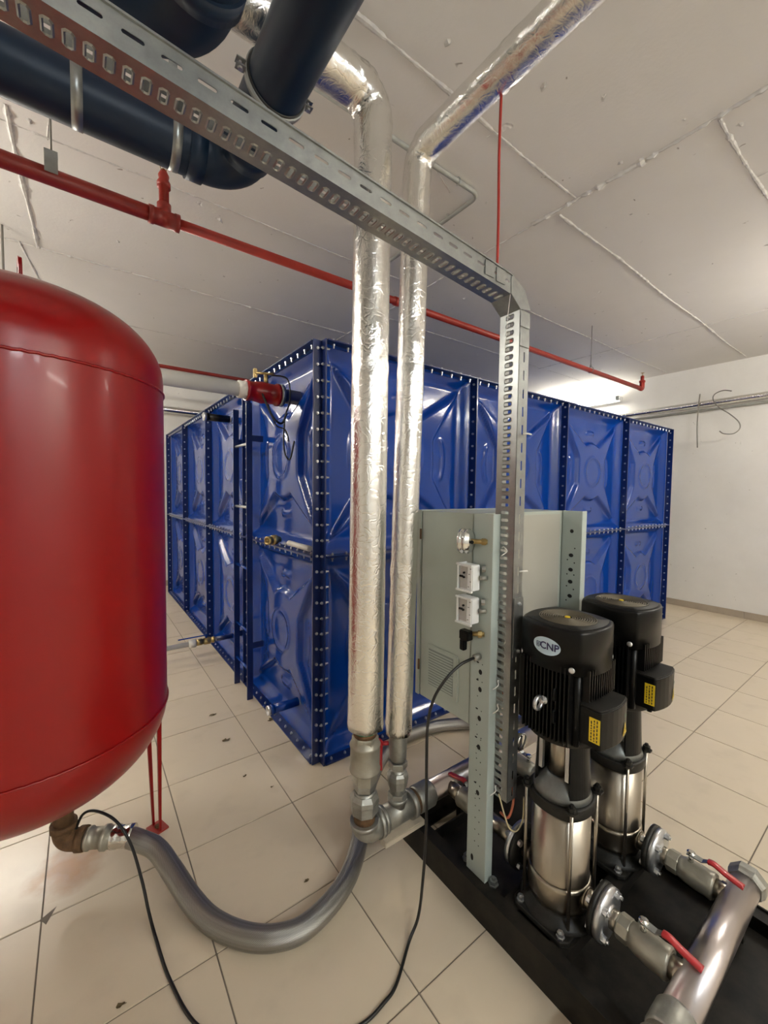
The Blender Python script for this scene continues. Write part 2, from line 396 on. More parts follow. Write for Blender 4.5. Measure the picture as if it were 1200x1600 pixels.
# skirting: separate tiles along the right and back walls
for nm, rng in (('baseboard_right', 'y'), ('baseboard_back', 'x')):
    if rng == 'y': base = struct(nm, MB().box((X1 - .004, Y0, 0), (X1, Y1, .078)), M_GROUT)
    else: base = struct(nm, MB().box((X0, Y1 - .004, 0), (X1 - .02, Y1, .078)), M_GROUT)
    a = -3.1 if rng == 'y' else -3.5
    while a < (6.3 if rng == 'y' else 5.8):
        if rng == 'y': MB().box((X1 - .014, a, .001), (X1 - .003, a + .436, .08)).build('skirting_tile', M_SKIRT, base)
        else: MB().box((a, Y1 - .014, .001), (a + .436, Y1 - .003, .08)).build('skirting_tile', M_SKIRT, base)
        a += .4385

# ceiling: seams left by the shuttering boards, each a rough ridge of its own
ceil_ob = bpy.data.objects['ceiling']
def ridge(x0, y0, x1, y1, wd=.012, h=.006, gap=False, seed=0):
    rnd = random.Random(seed * 31 + 5); a = Vector((x0, y0, 0)); b = Vector((x1, y1, 0)); Ln = (b - a).length; d = (b - a) / Ln; nrm = Vector((-d.y, d.x, 0))
    mb = MB(); n = int(Ln / .018); wob = [0, 0, 0]
    def pt(i, off, z):
        return tuple(a + d * (i * Ln / n) + nrm * (off + .006 * math.sin(i * .07 + seed)) + Vector((0, 0, HC - z)))
    vs = []; fs = []
    for i in range(n + 1):
        nz = noise.noise(Vector((i * .09, seed * 3.1, 0))); nz2 = noise.noise(Vector((i * .55, seed, 4)))
        ww = wd * (.45 + .9 * abs(nz) + .5 * max(0, nz2)) ; hh = h * (.2 + 1.5 * max(0, nz2 + .25) + .7 * abs(nz))
        vs += [pt(i, -ww, -.001), pt(i, -ww * .4, hh * .8), pt(i, ww * .2, hh), pt(i, ww * .5, hh * .3), pt(i, ww, -.001)]
    for i in range(n):
        for k in range(4): q = i * 5 + k; fs.append((q, q + 5, q + 6, q + 1))
    mb.add(vs, fs, False); mb.build('board_seam', M_RIDGE, ceil_ob)
SE = [(-3.5, 1.24, 2.17, 1.235, .016, .006), (-3.5, 2.50, 2.17, 2.47, .012, .005), (-3.5, 3.6, 2.17, 3.63, .016, .007), (-3.5, 4.78, 2.17, 4.76, .012, .005),
      (2.18, -2.5, 2.18, .9, .02, .012), (2.18, .9, 2.18, 1.5, .03, .014), (2.18, 1.5, 2.18, 6.7, .012, .006), (2.2, .62, 4.68, .61, .014, .007),
      (2.22, 1.355, 6.1, 1.38, .014, .007), (2.2, 2.2, 6.1, 2.17, .012, .005), (4.7, -2.5, 4.7, .95, .012, .005), (4.72, .95, 4.7, 3.1, .012, .005),
      (2.2, 3.07, 6.1, 3.05, .01, .004), (-.23, 2.38, -.22, 3.62, .022, .008), (-.3, 3.6, -.15, 5.2, .014, .006), (.0, 1.26, -.1, 2.5, .008, .003), (-3.5, .0, 2.17, 0.02, .012, .005),
      (1.3, 1.5, 1.6, 1.62, .007, .003), (2.9, .5, 3.15, .33, .01, .006), (2.72, .1, 2.75, .62, .008, .004)]
for i, s in enumerate(SE): ridge(*s, seed=i)
# scabs of spalled plaster
sc = MB()
rnd = random.Random(3)
for i in range(70):
    x, y = rnd.uniform(-.5, 5.8), rnd.uniform(.2, 3.6); r0 = rnd.uniform(.004, .02); n = 9; L1 = rnd.uniform(.6, 2.2); th = rnd.uniform(0, PI)
    ring = []
    for k in range(n):
        a = 2 * PI * k / n; rr = r0 * rnd.uniform(.5, 1.2); u, v = rr * math.cos(a) * L1, rr * math.sin(a)
        ring.append((x + u * math.cos(th) - v * math.sin(th), y + u * math.sin(th) + v * math.cos(th), HC + .001))
    ring.append((x, y, HC - r0 * .35)); sc.add(ring, [(k, (k + 1) % n, n) for k in range(n)])
tag(sc.build('plaster_scab', M_RIDGE, ceil_ob), kind='stuff')

# ------------------------------------------------------------------ fluorescent battens
def lamp(x, y, z, ang, f, label, group=None, L=1.2):
    r = empty('fluorescent_lamp', (x, y, z), label, 'lamp', group); r.rotation_euler = (0, 0, ang)
    hz = .07 if z != 2.78 else .0
    if hz:
        MB().box((-L / 2, -.022, .026), (L / 2, .022, .06), .004).build('housing', M_LAMPW, r)
        for sx in (-1, 1): MB().cyl((sx * L * .3, 0, .06), (sx * L * .3, 0, HC - z - .001), .003, 6).build('suspension_rod', M_WIREG, r)
    else:
        MB().box((-L / 2, -.13, -.035), (L / 2, -.05, .035), .006).build('housing', M_LAMPW, r)
    cc = (.88, .96, 1.0) if (y < -1 and x < 1) else (1.0, .95, .855)
    m = mat('lamp_tube_%d_%d' % (int(f * 100), int(cc[0] * 100)), (1, 1, 1), .4, emis=(cc, TUBE_POWER * f))
    MB().cyl((-L / 2 + .03, 0, 0), (L / 2 - .03, 0, 0), .019, 10).build('tube', m, r)
    for sx in (-1, 1): MB().box((sx * (L / 2 - .015) - .018, -.024, -.026), (sx * (L / 2 - .015) + .018, .024, .032), .004).build('lamp_holder', M_GALV, r)
    return r
for i, (x, y, z, a, f) in enumerate(LAMPS):
    lamp(x, y, z, a, f, ['lit fluorescent batten high on the white wall behind the blue tank', 'fluorescent batten on the ceiling beyond the right edge',
         'fluorescent batten on the ceiling behind the viewer', 'fluorescent batten on the ceiling to the left of the red vessel', 'fluorescent batten on the ceiling near the back wall', 'unseen fluorescent batten added far behind the viewer to brighten the room'][i])

# ------------------------------------------------------------------ blue sectional water tank
TX0, TY0, PW, PH = .977, 1.868, 1.105, 1.085
tank = empty('water_tank', (TX0 + 2 * PW, TY0 + 2 * PW, 0), 'glossy blue sectional steel water tank of bolted embossed panels', 'water tank')
def panel_h(u, v):
    """dished panel: the face lies behind the flange plane, a star with four arms and a ring stand proud of it"""
    t0 = max(abs(u), abs(v)); d = -.052 * smooth((1 - t0) / .15)
    u /= .86; v /= .86; t = max(abs(u), abs(v)); s = min(abs(u), abs(v)); r = math.hypot(u, v)
    top = abs(v) > abs(u)
    bnd = max(.50, .50 + (s - .26) * .46 / .70) if not top else max(.46, .46 + (s - .20) * .46 / .74)
    pocket = smooth((t - bnd + .02) / .07)
    if top: pocket = min(pocket, smooth((r - .53) / .05))
    e = smooth((1.02 - t) / .06)
    star = .036 * (1 - pocket)
    ring = .009 * math.exp(-((r - .27) / .022) ** 2)
    arc = 0
    if not top and t > .5: arc = .013 * math.exp(-((r - .74) / .022) ** 2) * smooth((.30 - s) / .05)
    if top and t > .5: arc = .016 * math.exp(-((r - .76) / .03) ** 2) * smooth((.16 - s) / .05)
    return d + (star + ring + arc) * e + .008 * max(0, 1 - u * u) * max(0, 1 - v * v)
def panel_mesh(seed):
    n = 84; vs = []; fs = []
    for j in range(n + 1):
        for i in range(n + 1):
            u, v = -1 + 2 * i / n, -1 + 2 * j / n
            wob = .0035 * noise.noise(Vector((u * 2.2, v * 2.2, seed * 9.7))) * smooth((1 - max(abs(u), abs(v))) / .2)
            vs.append((u * (PW / 2 - .004), v * (PH / 2 - .004), panel_h(u, v) + wob))
    for j in range(n):
        for i in range(n): a = j * (n + 1) + i; fs.append((a, a + 1, a + n + 2, a + n + 1))
    mb = MB(); mb.add(vs, fs, True); return mb.mesh('panel', M_BLUE)
pms = [panel_mesh(k) for k in range(4)]
ti = Matrix.Translation(-tank.location)
def put(me, mw, name='panel', parent=tank):
    o = bpy.data.objects.new(name, me); col.objects.link(o); o.parent = parent; o.matrix_parent_inverse = ti if parent is tank else Matrix()
    o.matrix_basis = mw; return o
for r_ in range(2):
    for c_ in range(4):
        zc = .004 + PH * (r_ + .5); xc = TX0 + PW * (c_ + .5); yc = TY0 + PW * (c_ + .5)
        # front face (normal -y): local x -> +x, local y -> z, local z -> -y
        put(pms[(c_ + r_) % 4], Matrix(((1, 0, 0, xc), (0, 0, -1, TY0 + .002), (0, 1, 0, zc), (0, 0, 0, 1))))
        # left face (normal -x): local x -> -y, local y -> z, z -> -x
        put(pms[(c_ + r_ * 3 + 1) % 4], Matrix(((0, 0, -1, TX0 + .002), (-1, 0, 0, yc), (0, 1, 0, zc), (0, 0, 0, 1))))
TXE, TYE, TH = TX0 + 4 * PW, TY0 + 4 * PW, .004 + 2 * PH
P(MB().box((TX0 + .07, TY0 + .07, .01), (TXE, TYE, TH - .03)), 'inner_wall', M_BLUEF, tank)
P(MB().box((TX0, TY0, TH - .02), (TXE, TYE, TH - .005)), 'roof_sheet', M_BLUE, tank)
FD, FT = .056, .011
for c_ in range(1, 4):
    for sx in (-1, 1):
        y = TY0 + PW * c_; x = TX0 + PW * c_
        P(MB().box((x + (0 if sx > 0 else -.005), TY0 - FD, .004), (x + (.005 if sx > 0 else 0) + (-.0006 if sx < 0 else .0), TY0, TH)), 'vertical_flange', M_BLUEF, tank)
        P(MB().box((TX0 - FD, y + (0 if sx > 0 else -.005), .004), (TX0, y + (.005 if sx > 0 else -.0006), TH)), 'vertical_flange', M_BLUEF, tank)
for z, t in ((.004, .006), (PH + .004 - .005, .010), (TH - .006, .006)):
    for c_ in range(4):
        P(MB().box((TX0 + PW * c_ + .006, TY0 - FD, z), (TX0 + PW * (c_ + 1) - .006, TY0, z + t)), 'horizontal_flange', M_BLUEF, tank)
        P(MB().box((TX0 - FD, TY0 + PW * c_ + .006, z), (TX0, TY0 + PW * (c_ + 1) - .006, z + t)), 'horizontal_flange', M_BLUEF, tank)
P(MB().box((TX0 - .048, TY0 - .004, .0), (TX0 + .004, TY0 + .004, TH + .002)).box((TX0 - .004, TY0 - .046, 0), (TX0 + .004, TY0 - .0045, TH + .002)), 'corner_angle', M_BLUEF, tank)
P(MB().box((TXE - .004, TY0 - .058, 0), (TXE + .004, TY0, TH + .002)), 'corner_angle', M_BLUEF, tank)
P(MB().box((TX0 - .058, TYE - .004, 0), (TX0, TYE + .004, TH + .002)), 'corner_angle', M_BLUEF, tank)
# top stiffening band seen from below the upper flange
bolts = MB()
def bolt(p, ax, L1=.007, L2=.014):
    a = Vector(ax); p = Vector(p)
    bolts.lathe([(0, .0078), (L1, .0078)], p, a, 6, False); bolts.lathe([(L1, .0045), (L1 + L2 * .4, .0045)], p, a, 6, False)
    bolts.lathe([(0, .0078), (L1, .0078), (L1 + .001, .0045), (L1 + L2, .0045)], p - a * .012, -a, 6, False)
nz = 27
for k in range(nz):
    z = .05 + k * (TH - .09) / (nz - 1)
    bolt((TX0 - .027, TY0 - .004, z), (0, -1, 0)); bolt((TX0 - .004, TY0 - .026, z), (-1, 0, 0))
    for c_ in range(1, 5):
        bolt((TX0 + PW * c_ - .0055, TY0 - .03, z), (-1, 0, 0)); bolt((TX0 - .03, TY0 + PW * c_ - .0055, z), (0, -1, 0))
nb = 13
for c_ in range(4):
    for k in range(nb):
        s = PW * c_ + .05 + k * (PW - .1) / (nb - 1)
        for z in (.011, PH + .0095, TH):
            up = (0, 0, 1)
            bolt((TX0 + s, TY0 - .03, z), up); bolt((TX0 - .03, TY0 + s, z), up)
tag(P(bolts, 'flange_bolt', M_BOLT, tank), kind='stuff')
# nozzles
def stub(p, ax, r, L, m=M_BLUEF, cap=True):
    mb = MB(); mb.lathe([(0, r), (L - .02, r)], p, ax, 20); mb.lathe([(L - .02, r * 1.12), (L, r * 1.12), (L, r * .85), (L - .01, r * .85), (L - .01, 0)], p, ax, 20); return mb
P(stub((TX0 + .04, 2.235, .155), (-1, 0, 0), .026, .17), 'outlet_stub', M_BLUE, tank)
P(MB().lathe([(0, .028), (.018, .028), (.018, .02), (.006, .02), (.006, 0)], (TX0 - .13, 2.235, .155), (-1, 0, 0), 20), 'stub_rim', M_BOLT, tank)
P(stub((TX0 + .04, 3.63, 2.03), (-1, 0, 0), .03, .19), 'inlet_stub', M_BLACK, tank)
P(MB().lathe([(0, .034), (.02, .034), (.02, .024), (.006, .024), (.006, 0)], (TX0 - .15, 3.63, 2.03), (-1, 0, 0), 20), 'stub_rim', M_BOLT, tank)
P(MB().lathe([(0, .055), (.01, .055), (.012, .04), (.15, .04)], (TX0 + .07, 2.25, 1.965), (-1, 0, 0), 24), 'inlet_neck', M_BLUEF, tank)
P(MB().lathe([(0, .02), (.15, .02)], (TX0 + .07, 3.64, .14), (-1, 0, 0), 16), 'drain_neck', M_BLUEF, tank)

# ladder on the left face
lad = empty('ladder', (.905, 2.86, 0), 'narrow blue steel ladder fixed upright to the left side of the tank', 'ladder')
for y in (2.72, 3.01):
    P(MB().box((.868, y - .006, .0), (.908, y + .006, 2.0), .002), 'rail', M_BLUEF, lad)
    for z in (.35, 1.75): P(MB().box((.908, y - .004, z), (TX0 + .004, y + .004, z + .04)), 'wall_bracket', M_BLUEF, lad)
for z in (.20, .46, .89, 1.31, 1.735): P(MB().cyl((.888, 2.715, z), (.888, 3.015, z), .0095, 12), 'rung', M_BOLT if z > 1.2 else M_BLUE, lad)

# red float valve with its white pipe
fv = empty('float_valve', (.82, 2.25, 1.93), 'red valve body with hanging wires at the top left of the blue tank', 'valve')
P(MB().lathe([(0, .05), (.004, .062), (.02, .062), (.022, .054), (.07, .056), (.10, .060), (.13, .054), (.17, .050), (.172, .056), (.19, .056)], (.905, 2.25, 1.965), (-1, 0, 0), 24), 'valve_body', M_RED, fv)
P(MB().lathe([(0, .062), (.022, .062)], (.925, 2.25, 1.965), (-1, 0, 0), 24), 'clamp_ring', M_GALV, fv)
P(MB().cyl((.83, 2.25, 2.01), (.83, 2.25, 2.07), .012, 12).cyl((.865, 2.22, 2.07), (.775, 2.28, 2.075), .007, 10).box((.77, 2.272, 2.05), (.79, 2.292, 2.1), .003), 'pilot_fitting', M_BRASS, fv)
P(MB().tube(spline([(.79, 2.2, 1.95), (.84, 2.18, 1.83), (.9, 2.2, 1.80), (.93, 2.2, 1.86)], 8), .006, 8).tube(spline([(.86, 2.25, 2.07), (.935, 2.2, 2.05), (.945, 2.19, 1.93), (.92, 2.2, 1.83), (.915, 2.2, 1.66), (.94, 2.18, 1.6), (.95, 2.14, 1.7)], 8), .0045, 8)
  .tube(spline([(.83, 2.22, 1.9), (.86, 2.19, 1.79), (.91, 2.17, 1.76), (.935, 2.18, 1.7)], 8), .004, 8), 'loose_wire', M_CABLE, fv)
wp = empty('plastic_pipe', (-.3, 2.25, 1.92), 'thick off-white plastic water pipe running behind the red vessel to the red valve', 'pipe')
P(MB().lathe([(0, .038), (1.9, .038)], (.70, 2.25, 1.965), (-1, 0, .0), 24), 'pipe_run', M_WHITEP, wp)
P(MB().lathe([(0, .04), (.0, .046), (.06, .046), (.06, .04)], (.735, 2.25, 1.965), (-1, 0, 0), 24).lathe([(0, .05), (.018, .05)], (.725, 2.25, 1.965), (-1, 0, 0), 8, False), 'socket', M_WHITEP, wp)
lw = empty('drain_pipe', (.3, 3.64, .11), 'thin white plastic pipe low down between the red vessel and the tank', 'pipe')
P(MB().cyl((.70, 3.64, .14), (-1.2, 3.66, .12), .02, 16), 'pipe_run', M_WHITEP, lw)
P(MB().lathe([(0, .034), (.05, .034), (.055, .024)], (.735, 3.64, .14), (-1, 0, 0), 16), 'socket', M_WHITEP, lw)
bv = empty('drain_valve', (.8, 3.64, .1), 'small brass and nickel valve with a blue lever at the foot of the tank', 'valve')
P(MB().lathe([(0, .026), (.02, .026), (.022, .02), (.04, .03), (.08, .03), (.10, .02), (.1, .027), (.15, .027)], (.885, 3.64, .14), (-1, 0, 0), 12), 'valve_body', M_BRASS, bv)
P(MB().cyl((.815, 3.64, .165), (.815, 3.64, .19), .008, 8).box((.6, 3.632, .188), (.83, 3.648, .193)), 'lever', M_BLUE, bv)
br = MB(); br.lathe([(0, .018), (.03, .018), (.03, .03), (.06, .03), (.06, .021), (.075, .026), (.10, .026), (.10, .017), (.07, .017), (.07, 0)], (.958, 2.37, 1.128), (-.9, -.35, 0), 12)
tag(br.build('hose_fitting', M_BRASS), 'brass threaded hose fitting lying on the middle flange of the tank', 'fitting')
tag(MB().cyl((.945, 2.2, 1.124), (.945, 1.93, 1.122), .015, 14).build('plastic_tube', M_WHITEP), 'short piece of white plastic tube lying on the tank flange by the corner', 'tube')

# ------------------------------------------------------------------ red pressure vessel
VC = (-.15, 1.75); VR = .395
ves = empty('pressure_vessel', (VC[0], VC[1], 0), 'tall red painted cylindrical steel pressure vessel on legs', 'pressure vessel')
prof = []
ZB, ZT = .66, 1.80; DB, DT = .28, .24
for k in range(25):
    a = -PI / 2 + k * PI / 48; prof.append((ZB + DB * math.sin(a), VR * math.cos(a) ** .92 if k else 0.0))
prof += [(.8, VR), (1.2, VR), (1.5, VR)]
for k in range(25):
    a = k * PI / 48; prof.append((ZT + DT * math.sin(a), VR * max(0, math.cos(a)) ** .78 if k < 24 else 0.0))
P(MB().lathe(prof, (VC[0], VC[1], 0), (0, 0, 1), 96), 'shell', M_RED, ves)
def weld(z):
    pts = [(VC[0] + (VR + .001) * math.cos(2 * PI * k / 160), VC[1] + (VR + .001) * math.sin(2 * PI * k / 160), z + .0012 * math.sin(k * 2.9)) for k in range(161)]
    return MB().tube(pts, .0042, 6, caps=False)
P(weld(1.76), 'weld_seam', M_RED, ves); P(weld(.655), 'weld_seam', M_RED, ves)
for a in (100,):
    ca, sa = math.cos(math.radians(a)), math.sin(math.radians(a)); px, py = VC[0] + .0 * ca, VC[1] + .0 * sa
    def f3(u, v, w_, ca=ca, sa=sa, px=px, py=py): return (px + ca * u - sa * w_, py + sa * u + ca * w_, v)
    poly = [(-.026, 2.03), (.026, 2.03), (.026, 2.115), (.018, 2.14), (0, 2.15), (-.018, 2.14), (-.026, 2.115)]
    lo = P(MB().prism(poly, -.005, .005, f3), 'lifting_lug', M_RED, ves, .001)
    P_ = MB().lathe([(0, .010), (.0112, .010)], f3(0, 2.105, -.0056), (-sa, ca, 0), 12).build('lug_hole', M_HOLE, lo)
for a in (19, 129, 239):
    ca, sa = math.cos(math.radians(a)), math.sin(math.radians(a))
    def g3(u, t, z, ca=ca, sa=sa): return (VC[0] + ca * u - sa * t, VC[1] + sa * u + ca * t, z)
    leg = MB()
    for s in (-1, 1):
        vs = [g3(.388, s * .024, .006), g3(.396, s * .024, .006), g3(.392, s * .048, .64), g3(.372, s * .048, .60)]
        vs2 = [g3(.388, s * .032, .006), g3(.396, s * .032, .006), g3(.392, s * .056, .64), g3(.372, s * .056, .60)]
        leg.add(vs + vs2, [(0, 1, 2, 3), (7, 6, 5, 4), (0, 4, 5, 1), (1, 5, 6, 2), (2, 6, 7, 3), (3, 7, 4, 0)])
    lg = P(leg, 'leg', M_RED, ves)
    fp = MB().prism([(.365, -.034), (.425, -.034), (.425, .034), (.365, .034)], 0, .007, lambda u, v, w_: g3(u, v, w_)).build('foot_plate', M_REDP, lg)
    MB().lathe([(0, .010), (.008, .010)], g3(.395, 0, .007), (0, 0, 1), 6, False).build('anchor_bolt', M_RUST, lg)
P(MB().cyl((-.08, 1.812, .19), (-.08, 1.812, .44), .03, 20), 'outlet_nipple', M_RUST, ves)

# rusty elbow, ferrule and braided hose
EX, EY, EZ = -.08, 1.812, .155
hose = empty('flexible_hose', (.4, 1.2, 0), 'thick braided stainless steel hose curving over the tiles from the red vessel', 'hose')
el = bend([(EX, EY, .215), (EX, EY, EZ), (EX + .065, EY - .038, EZ)], .035, 10)
P(MB().tube(el, .036, 20).lathe([(0, .041), (.022, .041)], (EX, EY, .2), (0, 0, 1), 20).lathe([(0, .041), (.022, .041)], (EX + .043, EY - .025, EZ), (.86, -.5, 0), 20), 'rusty_elbow', M_RUST, hose, label='dark rusty pipe elbow')
fd = Vector((.86, -.5, -.02)).normalized(); f0 = Vector((EX + .06, EY - .035, EZ))
P(MB().lathe([(0, .034), (.012, .034), (.012, .0385), (.02, .0385), (.02, .034), (.065, .034), (.065, .041), (.078, .041), (.078, .036), (.095, .036)], f0, fd, 20), 'hose_coupling', M_VALVE, hose)
P(MB().lathe([(0, .036), (.004, .039), (.02, .039), (.024, .036), (.05, .0365), (.055, .039), (.07, .039), (.072, .034)], f0 + fd * .095, fd, 20), 'crimp_ferrule', M_CHROME, hose)
hp = [(f0 + fd * .14)[:], (.135, 1.672, .145), (.188, 1.62, .122), (.225, 1.53, .09), (.263, 1.412, .06), (.306, 1.315, .042), (.375, 1.221, .036), (.452, 1.158, .036), (.548, 1.132, .036), (.686, 1.168, .036), (.806, 1.25, .036), (.95, 1.41, .036),
      (1.08, 1.55, .036), (1.25, 1.67, .036), (1.46, 1.73, .036), (1.68, 1.70, .036), (1.86, 1.58, .05), (1.93, 1.40, .12), (1.93, 1.26, .18)]
P(MB().tube(spline(hp, 12), .0335, 24, uv=True), 'braided_sleeve', M_BRAID, hose)

# ------------------------------------------------------------------ foil covered risers
def crumple(seed, joints, amp=.035):
    def f(s, th):
        a = .012
        for j, wd in joints: a += amp * 3.0 * math.exp(-((s - j) / wd) ** 2)
        return 1 + a * noise.noise(Vector((s * 34 + seed, math.cos(th) * 3.2, math.sin(th) * 3.2))) + .5 * a * noise.noise(Vector((s * 90 + seed, math.cos(th) * 7, math.sin(th) * 7)))
    return f
R1 = (.798, 1.175)
r1 = empty('insulated_pipe', (R1[0], R1[1], .58), 'left foil-wrapped riser, the thicker one, turning left under the ceiling', 'pipe', 'foil-wrapped riser pipes')
path = bend([(R1[0] - .004, R1[1], .588), (R1[0] + .004, R1[1], 2.735), (-3.55, 1.20, 2.77)], .085, 12, .02)
P(MB().tube(path, .0635, 40, rf=crumple(1, [(.0, .04), (1.26, .03), (2.13, .12), (2.42, .05), (2.75, .1)])), 'foil_jacket', M_FOIL, r1)
r2 = empty('insulated_pipe', (.95, 1.175, .51), 'right foil-wrapped riser, the thinner one, turning towards the viewer near the ceiling', 'pipe', 'foil-wrapped riser pipes')
path2 = bend([(.945, 1.175, .515), (.998, 1.175, 2.65), (1.07, -1.5, 2.70)], .075, 12, .02)
P(MB().tube(path2, .0505, 40, rf=crumple(5, [(.0, .04), (.62, .03), (1.36, .03), (2.1, .1), (2.50, .05)])), 'foil_jacket', M_FOIL, r2)

# fittings below riser 1: check valve, union, elbow
def hexr(mb, p, z0, z1, r): mb.lathe([(0, r * .96), (.003, r), (z1 - z0 - .003, r), (z1 - z0, r * .96)], (p[0], p[1], z0), (0, 0, 1), 6, False, rot=.4)
p1 = (R1[0] - .004, R1[1])
cv = empty('check_valve', (p1[0], p1[1], .38), 'fat grey check valve right under the thicker foil-wrapped riser', 'valve')
P(MB().lathe([(0, .04), (.012, .055), (.016, .056), (.02, .053), (.10, .053), (.105, .056), (.11, .053), (.125, .042), (.13, .042)], (p1[0], p1[1], .418), (0, 0, 1), 28), 'valve_body', M_VALVE, cv)
mb = MB(); hexr(mb, p1, .382, .42, .044); P(mb, 'hex_end', M_VALVE, cv)
mb = MB(); hexr(mb, p1, .53, .556, .048); P(mb, 'hex_end', M_VALVE, cv)
P(MB().cyl((p1[0], p1[1], .556), (p1[0], p1[1], .576), .041, 24), 'rusty_thread', M_RUST, cv, label='rusty pipe thread')
P(MB().cyl((p1[0], p1[1], .574), (p1[0], p1[1], .592), .045, 24), 'green_collar', M_GREEN, cv, label='green sealing collar')
un = empty('pipe_union', (p1[0], p1[1], .2), 'grey hexagonal pipe union below the check valve', 'fitting')
mb = MB(); hexr(mb, p1, .358, .382, .041); P(mb, 'hex_nipple', M_GALVD, un)
mb = MB(); mb.lathe([(0, .038), (.085, .038)], (p1[0], p1[1], .27), (0, 0, 1), 24); P(mb, 'union_neck', M_GALVD, un)
mb = MB(); mb.lathe([(0, .049), (.035, .052), (.04, .054), (.055, .052), (.07, .042)], (p1[0], p1[1], .275), (0, 0, 1), 8, False); P(mb, 'union_nut', M_GALVD, un)
P(MB().cyl((p1[0], p1[1], .235), (p1[0], p1[1], .272), .0385, 24), 'rusty_thread', M_RUST, un, label='rusty pipe thread')
MZ = .2
eb = empty('pipe_elbow', (p1[0], p1[1], MZ - .05), 'large grey cast elbow just above the tiles under the thicker riser', 'fitting')
P(MB().tube(bend([(p1[0], p1[1], .24), (p1[0], p1[1], MZ), (p1[0] + .07, p1[1], MZ)], .032, 12), .046, 28)
  .lathe([(0, .052), (.016, .052)], (p1[0], p1[1], .226), (0, 0, 1), 28).lathe([(0, .052), (.018, .052)], (p1[0] + .052, p1[1], MZ), (1, 0, 0), 28), 'elbow_body', M_GALVD, eb)
# fittings below riser 2: ball valve, union, tee
p2 = (.945, 1.175)
sv = empty('ball_valve', (p2[0], p2[1], .38), 'grey ball valve with a red lever right under the thinner foil-wrapped riser', 'valve')
P(MB().lathe([(0, .027), (.012, .033), (.09, .035), (.1, .032), (.115, .032)], (p2[0], p2[1], .405), (0, 0, 1), 24), 'valve_body', M_GALVD, sv)
mb = MB(); hexr(mb, p2, .377, .402, .037); P(mb, 'hex_end', M_GALVD, sv)
P(MB().cyl((p2[0] - .03, p2[1] + .02, .47), (p2[0] - .055, p2[1] + .035, .47), .008, 10).box((p2[0] - .063, p2[1] + .022, .37), (p2[0] - .055, p2[1] + .044, .49), .003), 'lever', M_REDH, sv, label='red lever hanging down')
u2 = empty('pipe_union', (p2[0], p2[1], .25), 'grey pipe union under the small ball valve of the thinner riser', 'fitting')
mb = MB(); mb.lathe([(0, .036), (.028, .040), (.033, .0415), (.05, .040), (.06, .033)], (p2[0], p2[1], .303), (0, 0, 1), 8, False); P(mb, 'union_nut', M_GALVD, u2)
P(MB().cyl((p2[0], p2[1], .25), (p2[0], p2[1], .377), .029, 24), 'union_neck', M_GALVD, u2)
mb = MB(); hexr(mb, p2, .256, .28, .036); P(mb, 'hex_nipple', M_GALVD, u2)
te = empty('pipe_tee', (p2[0], p2[1], MZ - .05), 'grey cast tee joining the thinner riser to the low manifold', 'fitting')
P(MB().lathe([(0, .043), (.14, .043)], (p2[0] - .07, p2[1], MZ), (1, 0, 0), 28).lathe([(0, .052), (.02, .052)], (p2[0] + .055, p2[1], MZ), (1, 0, 0), 28)
  .lathe([(0, .048), (.015, .048)], (p2[0] - .078, p2[1], MZ), (1, 0, 0), 28).lathe([(0, .036), (.045, .032), (.045, .037), (.062, .037)], (p2[0], p2[1], MZ), (0, 0, 1), 28), 'tee_body', M_GALVD, te)
P(MB().cyl((p2[0] + .072, p2[1], MZ), (p2[0] + .09, p2[1], MZ), .046, 28), 'rusty_thread', M_RUST, te, label='rusty brown thread')
P(MB().cyl((p2[0] - .1, p2[1], MZ), (p2[0] - .07, p2[1], MZ), .04, 28), 'rusty_thread', M_RUST, te)

# ------------------------------------------------------------------ pump set: skid, manifolds, pumps
sk = empty('pump_skid', (1.36, .72, 0), 'black welded steel skid frame on the floor under the two pumps', 'base frame')
SX0, SX1, SY0, SY1, SZ = 1.03, 1.72, .06, 1.27, .105
def channel(a, b, axis, open_):   # C channel between corners: three plates
    mb = MB(); (x0, y0), (x1, y1) = a, b; t = .006
    mb.box((x0, y0, 0), (x1, y1, t)); mb.box((x0, y0, SZ - t), (x1, y1, SZ))
    if axis == 'y':
        xw = x0 if open_ > 0 else x1 - t; mb.box((xw, y0, t), (xw + t, y1, SZ - t))
    else:
        yw = y0 if open_ > 0 else y1 - t; mb.box((x0, yw, t), (x1, yw + t, SZ - t))
    return mb
P(channel((SX0, SY0), (SX0 + .05, SY1), 'y', 1), 'side_channel', M_SKID, sk)
P(channel((SX1 - .05, SY0), (SX1, SY1), 'y', -1), 'side_channel', M_SKID, sk)
P(channel((SX0 + .05, SY1 - .05), (SX1 - .05, SY1), 'x', -1), 'end_channel', M_SKID, sk)
P(channel((SX0 + .05, SY0), (SX1 - .05, SY0 + .05), 'x', 1), 'end_channel', M_SKID, sk)
P(channel((SX0 + .05, .57), (SX1 - .05, .62), 'x', 1), 'cross_channel', M_SKID, sk)
P(channel((SX0 + .05, .73), (SX1 - .05, .78), 'x', -1), 'cross_channel', M_SKID, sk)
P(MB().box((SX0 + .05, SY0 + .05, .055), (SX1 - .05, 1.10, .061)), 'deck_plate', M_SKID, sk)
P(MB().box((SX0 + .05, 1.10, .055), (SX1 - .05, 1.107, SZ)), 'deck_edge', M_SKID, sk)
